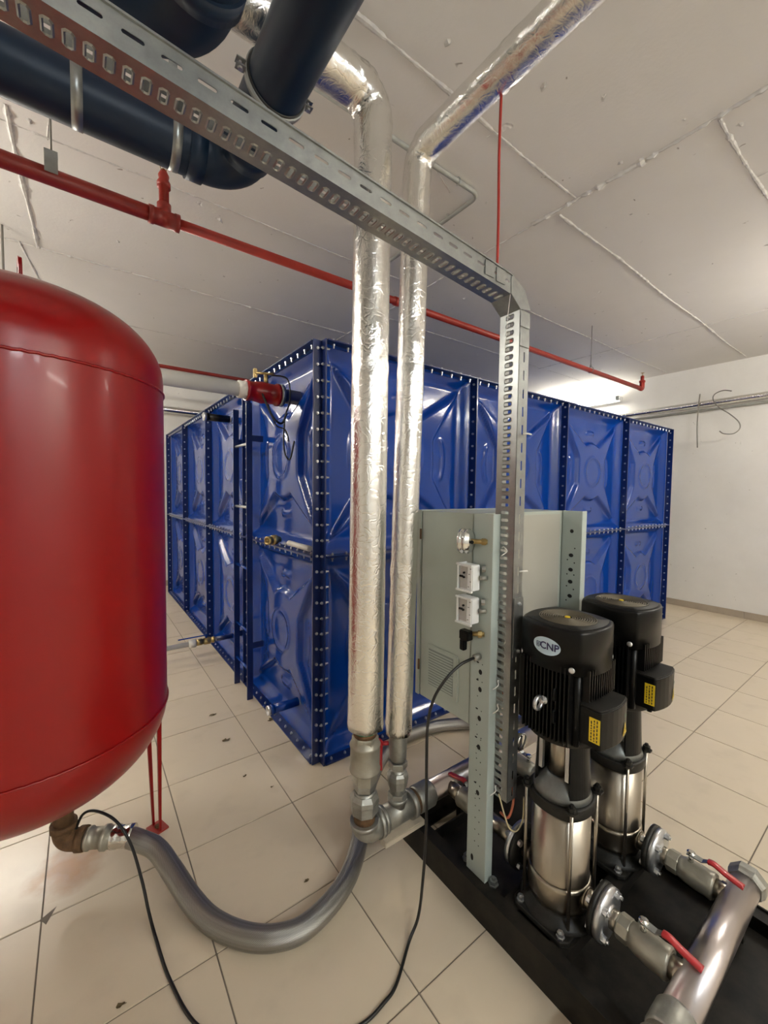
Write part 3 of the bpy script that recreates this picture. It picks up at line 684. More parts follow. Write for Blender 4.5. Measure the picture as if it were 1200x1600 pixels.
# support block under the near left corner of the pump and its webs
P(MB().box((SX0 - .002, SY0, SZ), (SX0 + .004, SY1, SZ + .006)), 'rim_bar', M_SKID, sk)
P(MB().box((SX1 - .004, SY0, SZ), (SX1 + .002, SY1, SZ + .006)), 'rim_bar', M_SKID, sk)
def manifold(name, y, x0, x1, r, label):
    e = empty(name, ((x0 + x1) / 2, y, MZ - r), label, 'manifold'); return e
dm = manifold('discharge_manifold', .305, 1.0, 1.68, .038, 'shiny stainless header pipe across the front end of the skid')
P(MB().cyl((1.10, .305, MZ), (1.66, .305, MZ), .0385, 40), 'header_pipe', M_MANI, dm)
P(MB().lathe([(0, .046), (.006, .05), (.03, .05), (.04, .046), (.05, .044)], (1.695, .305, MZ), (-1, 0, 0), 8, False, rot=.39), 'end_cap', M_GALVD, dm, label='hexagonal grey end cap')
P(MB().lathe([(0, .041), (.01, .046), (.07, .046), (.08, .042)], (1.10, .305, MZ), (-1, 0, 0), 32), 'threaded_socket', M_GALVD, dm)
P(MB().cyl((1.03, .305, MZ), (1.0, .305, MZ), .036, 28).lathe([(0, .047), (.06, .047), (.1, .04)], (1.0, .305, MZ), (-1, 0, 0), 28), 'pipe_elbow', M_VALVE, dm)
for x in (1.209, 1.572): P(MB().cyl((x, .345, MZ), (x, .30, MZ), .0275, 24), 'branch_pipe', M_STEEL, dm)
for x in (1.2, 1.6): P(MB().box((x - .01, .29, .061), (x + .01, .32, MZ - .03)), 'support', M_SKID, dm)
sm_ = manifold('suction_manifold', 1.18, 1.0, 1.95, .042, 'long steel header pipe behind the pumps, joined to the two risers')
P(MB().cyl((1.09, 1.178, MZ), (1.9, 1.178, MZ), .0405, 40), 'header_pipe', M_MANI, sm_)
P(MB().lathe([(0, .046), (.008, .050), (.075, .050), (.085, .043)], (1.035, 1.178, MZ), (1, 0, 0), 32), 'threaded_socket', M_GALVD, sm_)
P(MB().lathe([(0, .046), (.06, .046), (.08, .038)], (1.87, 1.178, MZ), (1, 0, 0), 24).cyl((1.92, 1.19, MZ), (1.93, 1.29, MZ - .02), .036, 20), 'end_elbow', M_GALVD, sm_)
for x in (1.209, 1.572): P(MB().cyl((x, 1.14, MZ), (x, 1.18, MZ), .0275, 24), 'branch_pipe', M_STEEL, sm_)
for x in (1.3, 1.65): P(MB().box((x - .01, 1.165, SZ if 1.165 > SY1 - .05 else .0), (x + .01, 1.19, MZ - .035)), 'support', M_SKID, sm_)

def pump_valve(x, s, label, group=None):
    """ball valve between flange and manifold. s=-1: near side, s=+1: far side"""
    c0 = CY + s * .163; e = empty('ball_valve', (x, CY + s * .25, MZ - .035), label, 'valve', group)
    ax = (0, s, 0)
    P(MB().lathe([(0, .0265), (.026 if s < 0 else .136, .0265)], (x, c0 - s * .002, MZ), ax, 24), 'nipple', M_STEEL, e)
    if s > 0: c0 += .11
    mb = MB(); mb.lathe([(0, .031), (.004, .034), (.03, .034), (.034, .031)], (x, c0 + s * .02, MZ), ax, 8, False); P(mb, 'hex_end', M_VALVE, e)
    P(MB().lathe([(0, .031), (.02, .036), (.05, .039), (.075, .038), (.09, .040), (.096, .036)], (x, c0 + s * .052, MZ), ax, 28), 'valve_body', M_VALVE, e)
    P(MB().lathe([(0, .0275), (.04 if s < 0 else .06, .0275)], (x, c0 + s * .145, MZ), ax, 24), 'nipple', M_STEEL, e)
    ys = c0 + s * .082
    P(MB().cyl((x, ys, MZ + .03), (x, ys, MZ + .062), .008, 12).lathe([(0, .012), (.006, .012), (.006, .007), (.009, .007)], (x, ys, MZ + .06), (0, 0, 1), 16), 'stem', M_CHROME, e)
    w_ = .009
    def strip(y0, z0, y1, z1, wa, wb, t=.003):
        return [(x - wa, y0, z0), (x + wa, y0, z0), (x + wb, y1, z1), (x - wb, y1, z1), (x - wa, y0, z0 + t), (x + wa, y0, z0 + t), (x + wb, y1, z1 + t), (x - wb, y1, z1 + t)]
    F6 = [(0, 3, 2, 1), (4, 5, 6, 7), (0, 1, 5, 4), (1, 2, 6, 5), (2, 3, 7, 6), (3, 0, 4, 7)]
    z0 = MZ + .058
    lv = MB().add(strip(ys - s * .01, z0, ys + s * .03, z0, .012, .010), F6).add(strip(ys + s * .03, z0, ys + s * .05, z0 + .012, .010, .008), F6)
    lo = P(lv, 'lever', M_GALV, e)
    pth = spline([(x, ys + s * .045, z0 + .011), (x, ys + s * .06, z0 + .013), (x, ys + s * .09, z0 + .004), (x, ys + s * .132, z0 - .004)], 6)
    hm = MB().tube(pth, .0085, 12, rf=lambda d, t: (1.15 if abs(math.cos(t)) < .7 else .7))
    h = hm.build('lever_sleeve', M_REDH, lo); h['label'] = 'red plastic sleeve on the lever'
    return e
PX1, PX2 = 1.207, 1.566; CY = .668
pump_valve(PX1, -1, 'ball valve with a red lever at the front of the nearer pump', 'ball valves of the pump set')
pump_valve(PX2, -1, 'ball valve with a red lever at the front of the farther pump', 'ball valves of the pump set')
pump_valve(PX1, 1, 'ball valve behind the nearer pump, its red lever showing left of the post', 'ball valves of the pump set')
pump_valve(PX2, 1, 'ball valve behind the farther pump, hidden by it', 'ball valves of the pump set')

def sq(a=.12, R=.2, corner=True):
    """radius of a square with bowed sides and sharp corners, as a function of the angle"""
    c = R - a
    def f(th):
        t = (th + PI / 4) % (PI / 2) - PI / 4
        # circle centred (-c,0) radius R: solve |r(cos t, sin t) + (c,0)| = R
        return -c * math.cos(t) + math.sqrt(max(0, R * R - (c * math.sin(t)) ** 2))
    return f
def make_pump(label):
    e = empty('vertical_pump', (0, 0, SZ), label, 'pump', 'vertical multistage pumps')
    Z = SZ
    def Q(mb, name, m, par=e, bevel=0, lab=None):
        if par is e: o = mb.build(name, m, e, bevel); o.location = (0, 0, -SZ)
        else: o = mb.build(name, m, par, bevel)
        if lab: o['label'] = lab
        return o
    # base casting with feet
    base = MB().prism([(-.12, -.075), (-.10, -.092), (.10, -.092), (.12, -.075), (.12, .075), (.10, .092), (-.10, .092), (-.12, .075)], Z, Z + .016, lambda u, v, w_: (u, v, w_))
    base.lathe([(0, .118), (.012, .112), (.028, .088), (.05, .085)], (0, 0, Z + .014), (0, 0, 1), 40, shape=None)
    Q(base, 'base_plate', M_CAST, bevel=.003)
    for sx in (-1, 1):
        for sy in (-1, 1):
            Q(MB().lathe([(0, .0125), (.004, .0125), (.004, .010), (.014, .010), (.014, .004), (.018, .004)], (sx * .102, sy * .068, Z + .016), (0, 0, 1), 6, False), 'foot_bolt', M_BOLT)
    Q(MB().lathe([(0, .08), (.006, .092), (.02, .0935), (.07, .0935), (.078, .0925), (.082, .088)], (0, 0, .152), (0, 0, 1), 64), 'volute', M_STEEL)
    for s in (-1, 1):
        Q(MB().cyl((0, s * .07, MZ), (0, s * .125, MZ), .027, 28).torus((0, s * .092, MZ), (0, 1, 0), .028, .004, 24, 6), 'port', M_STEEL)
        Q(MB().lathe([(0, .045), (.003, .074), (.017, .074), (.017, .04)], (0, s * .122, MZ), (0, s, 0), 40), 'port_flange', M_CAST)
        fl = MB().lathe([(0, .04), (0, .072), (.016, .072), (.016, .034), (.02, .030), (.024, .028)], (0, s * .141, MZ), (0, s, 0), 40)
        Q(fl, 'counter_flange', M_BOLT)
        for k in range(4):
            a = PI / 4 + k * PI / 2; px, pz = .057 * math.cos(a), MZ + .057 * math.sin(a)
            Q(MB().lathe([(0, .0105), (.012, .0105), (.012, .005), (.018, .005)], (px, s * .157, pz), (0, s, 0), 6, False), 'flange_bolt', M_BOLT)
            Q(MB().lathe([(0, .0105), (.01, .0105)], (px, s * .122, pz), (0, -s, 0), 6, False), 'flange_nut', M_BOLT)
    Q(MB().lathe([(0, .0865), (.004, .0885), (.008, .0865), (.225, .0865)], (0, 0, .234), (0, 0, 1), 64), 'sleeve', M_STEEL)
    # head casting
    f = sq(.093, .13)
    Q(MB().lathe([(0, 1), (.034, 1.02), (.036, .95)], (0, 0, .455), (0, 0, 1), 64, shape=f), 'head_plate', M_CAST, bevel=.002)
    Q(MB().lathe([(0, .088), (.02, .082), (.04, .066), (.055, .05), (.06, .045)], (0, 0, .489), (0, 0, 1), 48), 'head_dome', M_DOME)
    for k in range(4):
        a = PI / 4 + k * PI / 2; rx, ry = .106 * math.cos(a), .106 * math.sin(a)
        Q(MB().cyl((rx, ry, Z + .016), (rx, ry, .5), .0052, 10), 'tie_rod', M_STEEL)
        Q(MB().lathe([(0, .018), (.006, .018), (.006, .012), (.018, .012), (.018, .006), (.026, .006)], (rx, ry, .4895), (0, 0, 1), 6, False), 'tie_nut', M_CAST)
    # motor stool with two windows and the coupling guard
    for s in (-1, 1):
        mb = MB(); n = 12; vs = []
        for i in range(n + 1):
            a = s * PI / 2 + (-.78 + 1.56 * i / n)
            for (r, z) in ((.083, .49), (.074, .69), (.066, .69), (.075, .49)): vs.append((r * math.cos(a), r * math.sin(a), z))
        fs = []
        for i in range(n):
            q = i * 4
            for k in range(4): fs.append((q + k, q + (k + 1) % 4, q + 4 + (k + 1) % 4, q + 4 + k))
        fs += [(3, 2, 1, 0), (4 * n, 4 * n + 1, 4 * n + 2, 4 * n + 3)]
        mb.add(vs, fs, False); Q(mb, 'motor_stool', M_BLACK)
    Q(MB().cyl((0, 0, .53), (0, 0, .69), .042, 32), 'coupling', M_STEEL)
    for a in (PI - .75, PI + .75, -.75, .75):
        Q(MB().box((.064 * math.cos(a) - .006, .064 * math.sin(a) - .006, .555), (.064 * math.cos(a) + .006, .064 * math.sin(a) + .006, .685)), 'guard_strip', M_BOLT)
    Q(MB().lathe([(0, .07), (.012, .095), (.02, .108), (.04, .108), (.045, .1)], (0, 0, .665), (0, 0, 1), 64), 'motor_flange', M_BLACKD)
    # motor body with cooling fins
    Q(MB().lathe([(0, 1), (.225, 1)], (0, 0, .705), (0, 0, 1), 64, shape=sq(.098, .15)), 'motor_body', M_BLACK)
    def fin(side, t, z0, z1, h0=.096, h1=.117, th=.0021):
        c = h1 - .006 * (t / .09) ** 2
        if side == 0: return ((-c, t - th, z0), (-h0 + .01, t + th, z1))
        if side == 1: return ((h0 - .01, t - th, z0), (c, t + th, z1))
        if side == 2: return ((t - th, -c, z0), (t + th, -h0 + .01, z1))
        return ((t - th, h0 - .01, z0), (t + th, c, z1))
    for side in range(4):
        for k in range(-6, 7):
            t = k * .0122
            z0 = .835 if side == 2 else .70
            Q(MB().box(*fin(side, t, z0, .925)), 'cooling_fin', M_BLACK)
    for sx, sy in ((-1, -1), (1, -1), (1, 1), (-1, 1)):     # flat lugs at the corners
        Q(MB().lathe([(0, .012), (.225, .012)], (sx * .080, sy * .080, .70), (0, 0, 1), 12), 'corner_rib', M_BLACK)
    eye = Q(MB().lathe([(0, .012), (.006, .012), (.006, .007), (.02, .007)], (-.112, 0, .81), (-1, 0, 0), 12).torus((-.145, 0, .81), (0, 1, 0), .017, .006, 24, 10), 'lifting_eye', M_BOLT)
    for z in (.775, .84): Q(MB().tube(bend([(-.112, -.034, z - .018), (-.121, -.034, z - .018), (-.121, -.034, z + .018), (-.112, -.034, z + .018)], .004, 4), .0032, 8), 'fin_clip', M_BLACK)
    # fan cover
    f = sq(.12, .2)
    cover = MB().lathe([(0, 1.0), (.118, 1.0), (.124, .985), (.1275, .95), (.1285, .9), (.1285, .78)], (0, 0, .908), (0, 0, 1), 128, shape=f)
    cv_ = Q(cover, 'fan_cover', M_BLACKD if False else M_BLACK)
    Q(MB().lathe([(0, .9), (.0012, .9), (.0012, .3)], (0, 0, 1.0365), (0, 0, 1), 96, shape=f), 'cover_top', M_BLACKD)
    gr = MB()
    for k in range(11): gr.torus((0, 0, 1.039), (0, 0, 1), .016 + k * .0066, .0019, 48, 6)
    for k in range(24):
        a = k * PI / 12; r0 = .014 if k % 2 == 0 else .045; gr.cyl((r0 * math.cos(a), r0 * math.sin(a), 1.0385), (.083 * math.cos(a), .083 * math.sin(a), 1.0385), .0013, 6)
    Q(MB().lathe([(0, .085), (.001, .085)], (0, 0, 1.0372), (0, 0, 1), 48), 'grille_opening', M_HOLE)
    Q(gr, 'fan_grille', M_GRILL)
    Q(MB().lathe([(0, .009), (.003, .007)], (0, 0, 1.039), (0, 0, 1), 12), 'grille_hub', M_YEL, lab='yellow dot at the grille centre')
    for sx, sy in ((-1, -1), (1, -1), (1, 1), (-1, 1)):
        rr = f(PI / 4) * .985; ax = Vector((sx, sy, 0)).normalized(); p = Vector((0, 0, .925)) + ax * (rr - .002)
        if sx < 0 and sy < 0: p = Vector((-.1085, -.078, .925)); ax = Vector((-1, -.3, 0))
        Q(MB().lathe([(0, .0085), (.003, .0085), (.004, .004), (.0035, 0)], p, ax, 14), 'cover_screw', M_BOLT)
    # terminal box on the side facing the viewer's right
    x0, x1, z0, z1 = -.08, .08, .715, .822; yb, yf = -.085, -.15
    arc = [(x0, yb), (x0, yf + .004), (x0 + .004, yf)] + [(x0 + (x1 - x0) * t, yf - .013 * math.sin(PI * t)) for t in (.15, .3, .45, .6, .75, .9)] + [(x1 - .004, yf), (x1, yf + .004), (x1, yb)]
    arc = arc[::-1]
    tb = Q(MB().prism(arc, z0, z1, lambda u, v, w_: (u, v, w_)), 'terminal_box', M_BLACK, bevel=.003)
    Q(MB().prism([(u * .97, v * .97 - .002) for u, v in arc], z1, z1 + .004, lambda u, v, w_: (u, v, w_)), 'box_lid', M_BLACKD, tb, .0015)
    for x in (-.04, .04): Q(MB().lathe([(0, .011), (.014, .011), (.014, .008), (.022, .008)], (x, -.12, z0), (0, 0, -1), 10), 'cable_gland', M_BLACK, tb)
    Q(MB().box((x0 - .0012, -.148, z0 + .018), (x0, -.118, z1 - .02)), 'warning_label', M_YEL, tb, lab='yellow warning label with black print')
    pr = MB()
    rnd = random.Random(5)
    for r in range(3):
        zz = z0 + .022
        while zz < z1 - .028:
            l = rnd.uniform(.003, .009); pr.box((x0 - .0016, -.142 + r * .008, zz), (x0 - .0012, -.139 + r * .008, zz + l)); zz += l + .003
    Q(pr, 'label_print', M_PRINT, tb)
    def onf(u, v, off=.0): # on the bowed front of the box
        t = (u - x0) / (x1 - x0); return (u, yf - .013 * math.sin(PI * t) - .0018 - off, v)
    def patch(poly, off):
        mb = MB(); n = len(poly); cx = sum(p[0] for p in poly) / n; cz = sum(p[1] for p in poly) / n
        mb.add([onf(*p, off) for p in poly] + [onf(cx, cz, off)], [(i, (i + 1) % n, n) for i in range(n)]); return mb
    Q(patch([(.022, z0 + .014), (.062, z0 + .014), (.042, z0 + .052)], 0.0004), 'warning_triangle', M_YEL, tb)
    Q(patch([(.028, z0 + .0175), (.056, z0 + .0175), (.042, z0 + .044)], .0007), 'triangle_inset', M_PRINT, tb)
    Q(patch([(.0315, z0 + .0195), (.0525, z0 + .0195), (.042, z0 + .0395)], .0010), 'triangle_face', M_YEL, tb)
    Q(patch([(.0405, z0 + .0225), (.0435, z0 + .0225), (.044, z0 + .035), (.040, z0 + .035)], .0013), 'triangle_mark', M_PRINT, tb)
    Q(patch([(.035, z0 + .07), (.043, z0 + .078), (.051, z0 + .07), (.043, z0 + .062)], .0004), 'approval_mark', mat('dark_green_mark', (.05, .13, .09), .5), tb)
    return e, cv_
pump, cover = make_pump('nearer black and stainless vertical pump, with an oval sticker on its fan cover')
# oval maker sticker on the near pump only
def on_cover(u, v, off=.0008):  # -x side, u runs towards -y (rightwards as seen), v up
    c = .08; R = .2 + off; y = -u
    return Vector((c - math.sqrt(R * R - y * y), y, v))
st = MB(); n = 40; ring = [on_cover(.004 + .043 * math.cos(2 * PI * k / n), .975 + .026 * math.sin(2 * PI * k / n)) for k in range(n)]
inner = [on_cover(.004 + .02 * math.cos(2 * PI * k / n), .975 + .012 * math.sin(2 * PI * k / n)) for k in range(n)]
st.add(ring + inner + [on_cover(.004, .975)], [(k, (k + 1) % n, n + (k + 1) % n, n + k) for k in range(n)] + [(n + k, n + (k + 1) % n, 2 * n) for k in range(n)])
pump2 = copy_tree(pump)
so = st.build('oval_sticker', M_STICK, pump); so.location = (0, 0, -SZ); so['label'] = 'pale blue oval sticker with dark letters'
tx = text('CNP', .029, M_INK, 'sticker_letters', so, lambda a, b: on_cover(.014 + a, .975 + b, .0014))
lg = MB()
def quad(u0, v0, u1, v1): lg.add([on_cover(u0, v0, .0014), on_cover(u1, v0, .0014), on_cover(u1, v1, .0014), on_cover(u0, v1, .0014)], [(0, 1, 2, 3)])
u, v = -.0275, .975
quad(u, v - .008, u + .002, v + .008); quad(u, v + .006, u + .014, v + .008); quad(u + .012, v - .004, u + .014, v + .008); quad(u + .004, v - .008, u + .011, v - .006)
quad(u + .004, v + .001, u + .010, v + .003); quad(u + .004, v - .004, u + .006, v + .003); quad(u + .006, v - .004, u + .014, v - .0025)
lg.build('sticker_emblem', M_INK, so)
pump.location = (PX1, CY, SZ); pump2.location = (PX2, CY - .002, SZ)
pump2['label'] = 'farther black and stainless vertical pump, standing behind the stickered one'

# ------------------------------------------------------------------ control cabinet on two posts
cab = empty('control_cabinet', (1.36, 1.03, SZ), 'grey-green steel control cabinet standing on two punched posts behind the pumps', 'cabinet')
CX0, CX1, CYB, CYF, CZ0, CZ1 = 1.068, 1.66, .935, 1.215, .615, 1.352
P(MB().box((CX0, CYB, CZ0), (CX1, CYF - .02, CZ1), .003), 'enclosure', M_CAB, cab)
P(MB().box((CX0 - .003, CYF - .016, CZ0 - .002), (CX1 + .003, CYF + .006, CZ1 + .002), .003), 'door', M_CAB, cab)
for z in (.72, 1.24): P(MB().cyl((CX0 - .006, CYF - .018, z), (CX0 - .006, CYF - .018, z + .04), .004, 8), 'hinge', M_RUST, cab)
P(MB().box((CX0 + .05, CYB - .003, CZ0 + .02), (CX1 - .06, CYB, CZ1 - .012)), 'back_panel', M_CABR, cab)
def post(x, label=None):
    t = .003; y0, y1 = .848, .930 if x < 1.3 else .932
    mb = MB(); mb.box((x, y0, SZ), (x + t, y1, CZ1 + .002)); mb.box((x + t, y0, SZ), (x + .036, y0 + t, CZ1 + .002)); mb.box((x + t, y1 - t, SZ), (x + .02, y1, CZ1 + .002))
    po = P(mb, 'post', M_POST, cab, .0012)
    hs = MB()
    def hole(y, z, r, rz=None):
        pts = []
        for k in range(12): pts.append((x - .0006, y + r * math.cos(2 * PI * k / 12), z + (rz or r) * math.sin(2 * PI * k / 12)))
        hs.add(pts, [tuple(range(12))])
    yc = (y0 + y1) / 2
    k = 0
    z = .22
    while z < .62: 
        hole(yc - .011, z - .003, .0022); hole(yc + .006, z + .003, .0022); z += .042
    for zc in (.40, .56, .66, .76, .82): 
        if zc > .38: hole(yc - .002, zc, .0075, .009); hole(yc - .01, zc + .028, .002); hole(yc + .008, zc - .026, .002); hole(yc + .01, zc + .03, .0055, .0028)
    for zc in (1.27,): 
        if x > 1.3: hole(yc, zc, .008)
    if x > 1.3:
        for zc in (1.0, 1.06, 1.11, 1.17): hole(yc, zc, .010, .008); hole(yc - .015, zc + .03, .003); hole(yc + .015, zc - .02, .003)
    hole(y1 - .025, .158, .006, .012)
    tag(hs.build('punched_hole', M_HOLE, po), kind='stuff')
    for yy in (y0 - .017, y1 + .017): MB().lathe([(0, .018), (.004, .018), (.004, .014), (.016, .014), (.016, .007), (.024, .007)], (x + .024, yy, SZ), (0, 0, 1), 6, False).build('foot_bolt', M_GALV, po)
    return po
post(1.065); post(1.62)
# side vent
vt = P(MB().box((CX0 - .008, .985, .668), (CX0, 1.155, .838), .006), 'vent_frame', M_CAB, cab)
lv = MB()
for k in range(13): lv.box((CX0 - .0095, 1.01, .690 + k * .0102), (CX0 - .007, 1.135, .6948 + k * .0102))
MB().box((CX0 - .0085, 1.008, .685), (CX0 - .0079, 1.137, .824)).build('vent_gap_shade', mat('vent_shadow_grey', (.22, .24, .22), .6), vt)  # dark grey sheet, shade between the louvres put into its colour
for k in range(13):
    MB().box((CX0 - .0105, 1.01, .690 + k * .0102), (CX0 - .0083, 1.135, .6948 + k * .0102)).build('louvre', M_CAB, vt)
# instruments on the left post
def nub(mb, y, z, x0, x1, r): mb.cyl((x0, y, z), (x1, y, z), r, 14)
pg = empty('pressure_gauge', (1.0, .95, 1.265), 'round chrome pressure gauge at the top left of the grey cabinet', 'gauge')
P(MB().lathe([(0, .014), (.004, .036), (.012, .038), (.014, .042), (.019, .042), (.021, .038), (.029, .038), (.031, .042), (.039, .042), (.04, .037), (.04, 0)], (1.032, .905, 1.262), (-.35, .94, 0), 32), 'gauge_case', M_CHROME, pg)
P(MB().cyl((1.066, .872, 1.262), (1.03, .91, 1.262), .008, 12).lathe([(0, .012), (.015, .012)], (1.064, .875, 1.262), (-.6, .75, 0), 6, False), 'connector', M_BRASS, pg)
P(MB().cyl((1.018, .897, 1.262), (1.013, .891, 1.262), .006, 12), 'plug', M_BLACK, pg)
def pswitch(z, lab):
    e = empty('pressure_switch', (1.03, .93, z), lab, 'switch', 'pressure switches on the post')
    P(MB().box((1.015, 0.889, z - .043), (1.055, 0.944, z + .043), .003), 'case', M_SWITCH, e)
    P(MB().box((1.008, 0.944, z - .046), (1.056, 0.952, z + .046), .003).box((1.005, 0.884, z - .046), (1.013, 0.952, z - .040)).box((1.005, 0.884, z + .040), (1.013, 0.952, z + .046)), 'bezel', M_SWITCH, e)
    P(MB().box((1.0135, 0.909, z - .036), (1.015, 0.941, z + .036)), 'window', M_SWG, e)
    for (yy, dz) in ((.921, .016), (.929, .003), (.936, .003), (.921, .001)): P(MB().cyl((1.0085, yy, z + dz), (1.0145, yy, z + dz), .0036, 10), 'adjuster', M_BLACK, e)
    for (yy, dz) in ((.896, .03), (.902, .012), (.896, -.012), (.904, -.03)): P(MB().box((1.0145, yy - .003, z + dz), (1.015, yy + .003, z + dz + .002)), 'print_mark', M_PRINT, e)
    P(MB().cyl((1.045, .884, z), (1.066, .871, z), .008, 12).lathe([(0, .011), (.012, .011)], (1.052, .881, z + .03), (.4, -.4, 0), 6, False), 'connector', M_GALVD, e)
    return e
pswitch(1.142, 'upper white pressure switch box on the left post of the cabinet')
pswitch(1.032, 'lower white pressure switch box on the left post of the cabinet')
tr = empty('pressure_transducer', (1.03, .93, .93), 'pressure sensor with a black plug below the two white switch boxes', 'sensor')
P(MB().box((1.012, .900, .93), (1.040, .940, .962), .003).box((1.015, .920, .892), (1.035, .940, .93), .003), 'plug', M_BLACK, tr)
P(MB().cyl((1.038, .903, .952), (1.066, .876, .952), .008, 12).lathe([(0, .012), (.012, .012)], (1.06, .882, .952), (-.7, .7, 0), 6, False), 'connector', M_BRASS, tr)

# black signal cable from the post over the floor to the vessel
ck = empty('signal_cable', (.8, .95, 0), 'thin black cable drooping from the cabinet post and looping over the floor to the vessel', 'cable')
cpts = [(1.055, .893, .872), (1.02, .893, .872), (.975, .898, .862), (.925, .906, .83), (.888, .925, .765), (.872, .934, .68), (.866, .93, .55), (.862, .922, .34), (.855, .928, .16), (.845, .935, .05), (.80, .925, .008),
        (.70, .862, .006), (.645, .848, .006), (.57, .845, .006), (.45, .88, .006), (.33, .96, .006), (.22, 1.09, .006), (.175, 1.25, .006), (.157, 1.40, .008), (.146, 1.47, .04), (.134, 1.54, .10), (.110, 1.629, .175), (.069, 1.688, .24), (.014, 1.747, .262), (-.023, 1.789, .24), (-.046, 1.797, .19)]
P(MB().tube(spline(cpts, 8), .0048, 10), 'cable_run', M_CABLE, ck)
P(MB().lathe([(0, .010), (.010, .012), (.025, .012), (.03, .007)], (1.066, .893, .872), (-1, 0, 0), 12), 'cable_gland', M_GALVD, ck)

# ------------------------------------------------------------------ perforated cable tray
tray = empty('cable_tray', (1.1, .82, .40), 'galvanised perforated cable tray crossing overhead and turning down beside the pumps', 'cable tray')
TYN, TYF = .794, .868
def slot_plate(path, to3, width, c0, c1, sw, sl, pitch, across, rim=.0):
    """strip following path parameter s (0..L) with rounded slots; to3(s, t) -> (point, normal). across: slots lie across the strip"""
    mb = MB(); n = int(path / pitch); pitch = path / n
    for i in range(n):
        s0, s1 = i * pitch, (i + 1) * pitch; sc_ = (s0 + s1) / 2
        if across: hs, ht, tc = sw / 2, sl / 2, (c0 + c1) / 2
        else: hs, ht, tc = sl / 2, sw / 2, (c0 + c1) / 2
        def octo(k, lift=0):
            a, b = hs + k, ht + k; ch = min(a, b) * .55
            return [(sc_ - a + ch, tc - b), (sc_ + a - ch, tc - b), (sc_ + a, tc - b + ch), (sc_ + a, tc + b - ch), (sc_ + a - ch, tc + b), (sc_ - a + ch, tc + b), (sc_ - a, tc + b - ch), (sc_ - a, tc - b + ch)]
        out = [(sc_ - hs * .4, 0), (sc_ + hs * .4, 0), (s1, 0), (s1, tc), ]
        outer = [(s0 + pitch * .3, 0), (s1 - pitch * .3, 0), (s1, tc - ht * .8), (s1, tc + ht * .8), (s1 - pitch * .3, width), (s0 + pitch * .3, width), (s0, tc + ht * .8), (s0, tc - ht * .8)]
        corners = [(s0, 0), (s1, 0), (s1, width), (s0, width)]
        vs = []
        def add(s_, t_, off):
            p, nr = to3(s_, t_); vs.append(tuple(Vector(p) + Vector(nr) * off))
        for q in outer: add(*q, 0)
        for q in corners: add(*q, 0)
        for q in octo(rim * 1.3): add(*q, 0)
        for q in octo(rim * .5): add(*q, rim * .6)
        for q in octo(0): add(*q, 0)
        fs = [(0 + k, (k + 1) % 8, 12 + (k + 1) % 8, 12 + k) for k in range(8)]
        fs += [(12 + k, 12 + (k + 1) % 8, 20 + (k + 1) % 8, 20 + k) for k in range(8)] + [(20 + k, 20 + (k + 1) % 8, 28 + (k + 1) % 8, 28 + k) for k in range(8)]
        fs += [(8, 0, 7), (9, 2, 1), (10, 4, 3), (11, 6, 5)]
        mb.add(vs, fs)
    return mb
def lin(a, b, tdir, nrm):
    a, b = Vector(a), Vector(b); L = (b - a).length; d = (b - a) / L; tdir = Vector(tdir); nrm = Vector(nrm)
    return L, lambda s, t: (a + d * s + tdir * t, nrm)
def solid(o, th, off=1):
    md = o.modifiers.new('thickness', 'SOLIDIFY'); md.thickness = th; md.offset = off; return o
BX = 1.10; ZH = 1.992; XH = 1.052; ZK = 2.026; SL = .086
XL = -1.35; ZL = ZK + (XH - XL) * SL
dirs = Vector((XL - XH, 0, ZL - ZK)).normalized(); upn = Vector((-dirs.z, 0, dirs.x)) if dirs.x > 0 else Vector((dirs.z, 0, -dirs.x))
if upn.z < 0: upn = -upn
# overhead run: base faces down, flanges stand up
L1, f1 = lin((XH, TYN, ZK), (XL, TYN, ZL), (0, 1, 0), -upn)
solid(P(slot_plate(L1, f1, TYF - TYN, .028, .048, .0095, .026, .0262, True, .003), 'tray_base', M_GALV, tray), .0012)
for y, nm in ((TYN, (0, -1, 0)), (TYF, (0, 1, 0))):
    L2, f2 = lin((XH, y, ZK), (XL, y, ZL), upn, nm)
    solid(P(slot_plate(L2, f2, .055, .024, .034, .007, .032, .056, False, 0), 'tray_flange', M_GALV, tray), .0012)
    P(MB().box((0, 0, 0), (0, 0, 0)) if False else MB().prism([(0, .0), (L2, 0), (L2, .004), (0, .004)], -.004, .004, lambda u, v, w_, y=y: tuple(Vector((XH, y, ZK)) + dirs * u + upn * (.053 + v) + Vector((0, w_, 0)))), 'tray_lip', M_GALV, tray)
# vertical run: base faces -x, flanges run to +x
L3, f3_ = lin((BX, TYN, .405), (BX, TYN, ZH), (0, 1, 0), (-1, 0, 0))
solid(P(slot_plate(L3, f3_, TYF - TYN, .028, .048, .0095, .026, .0245, True, .003), 'tray_base', M_GALV, tray), .0012, -1)
for y, nm in ((TYN, (0, -1, 0)), (TYF, (0, 1, 0))):
    L4, f4 = lin((BX, y, .405), (BX, y, ZH), (1, 0, 0), nm)
    solid(P(slot_plate(L4, f4, .050, .022, .032, .007, .032, .056, False, 0), 'tray_flange', M_GALV, tray), .0012)
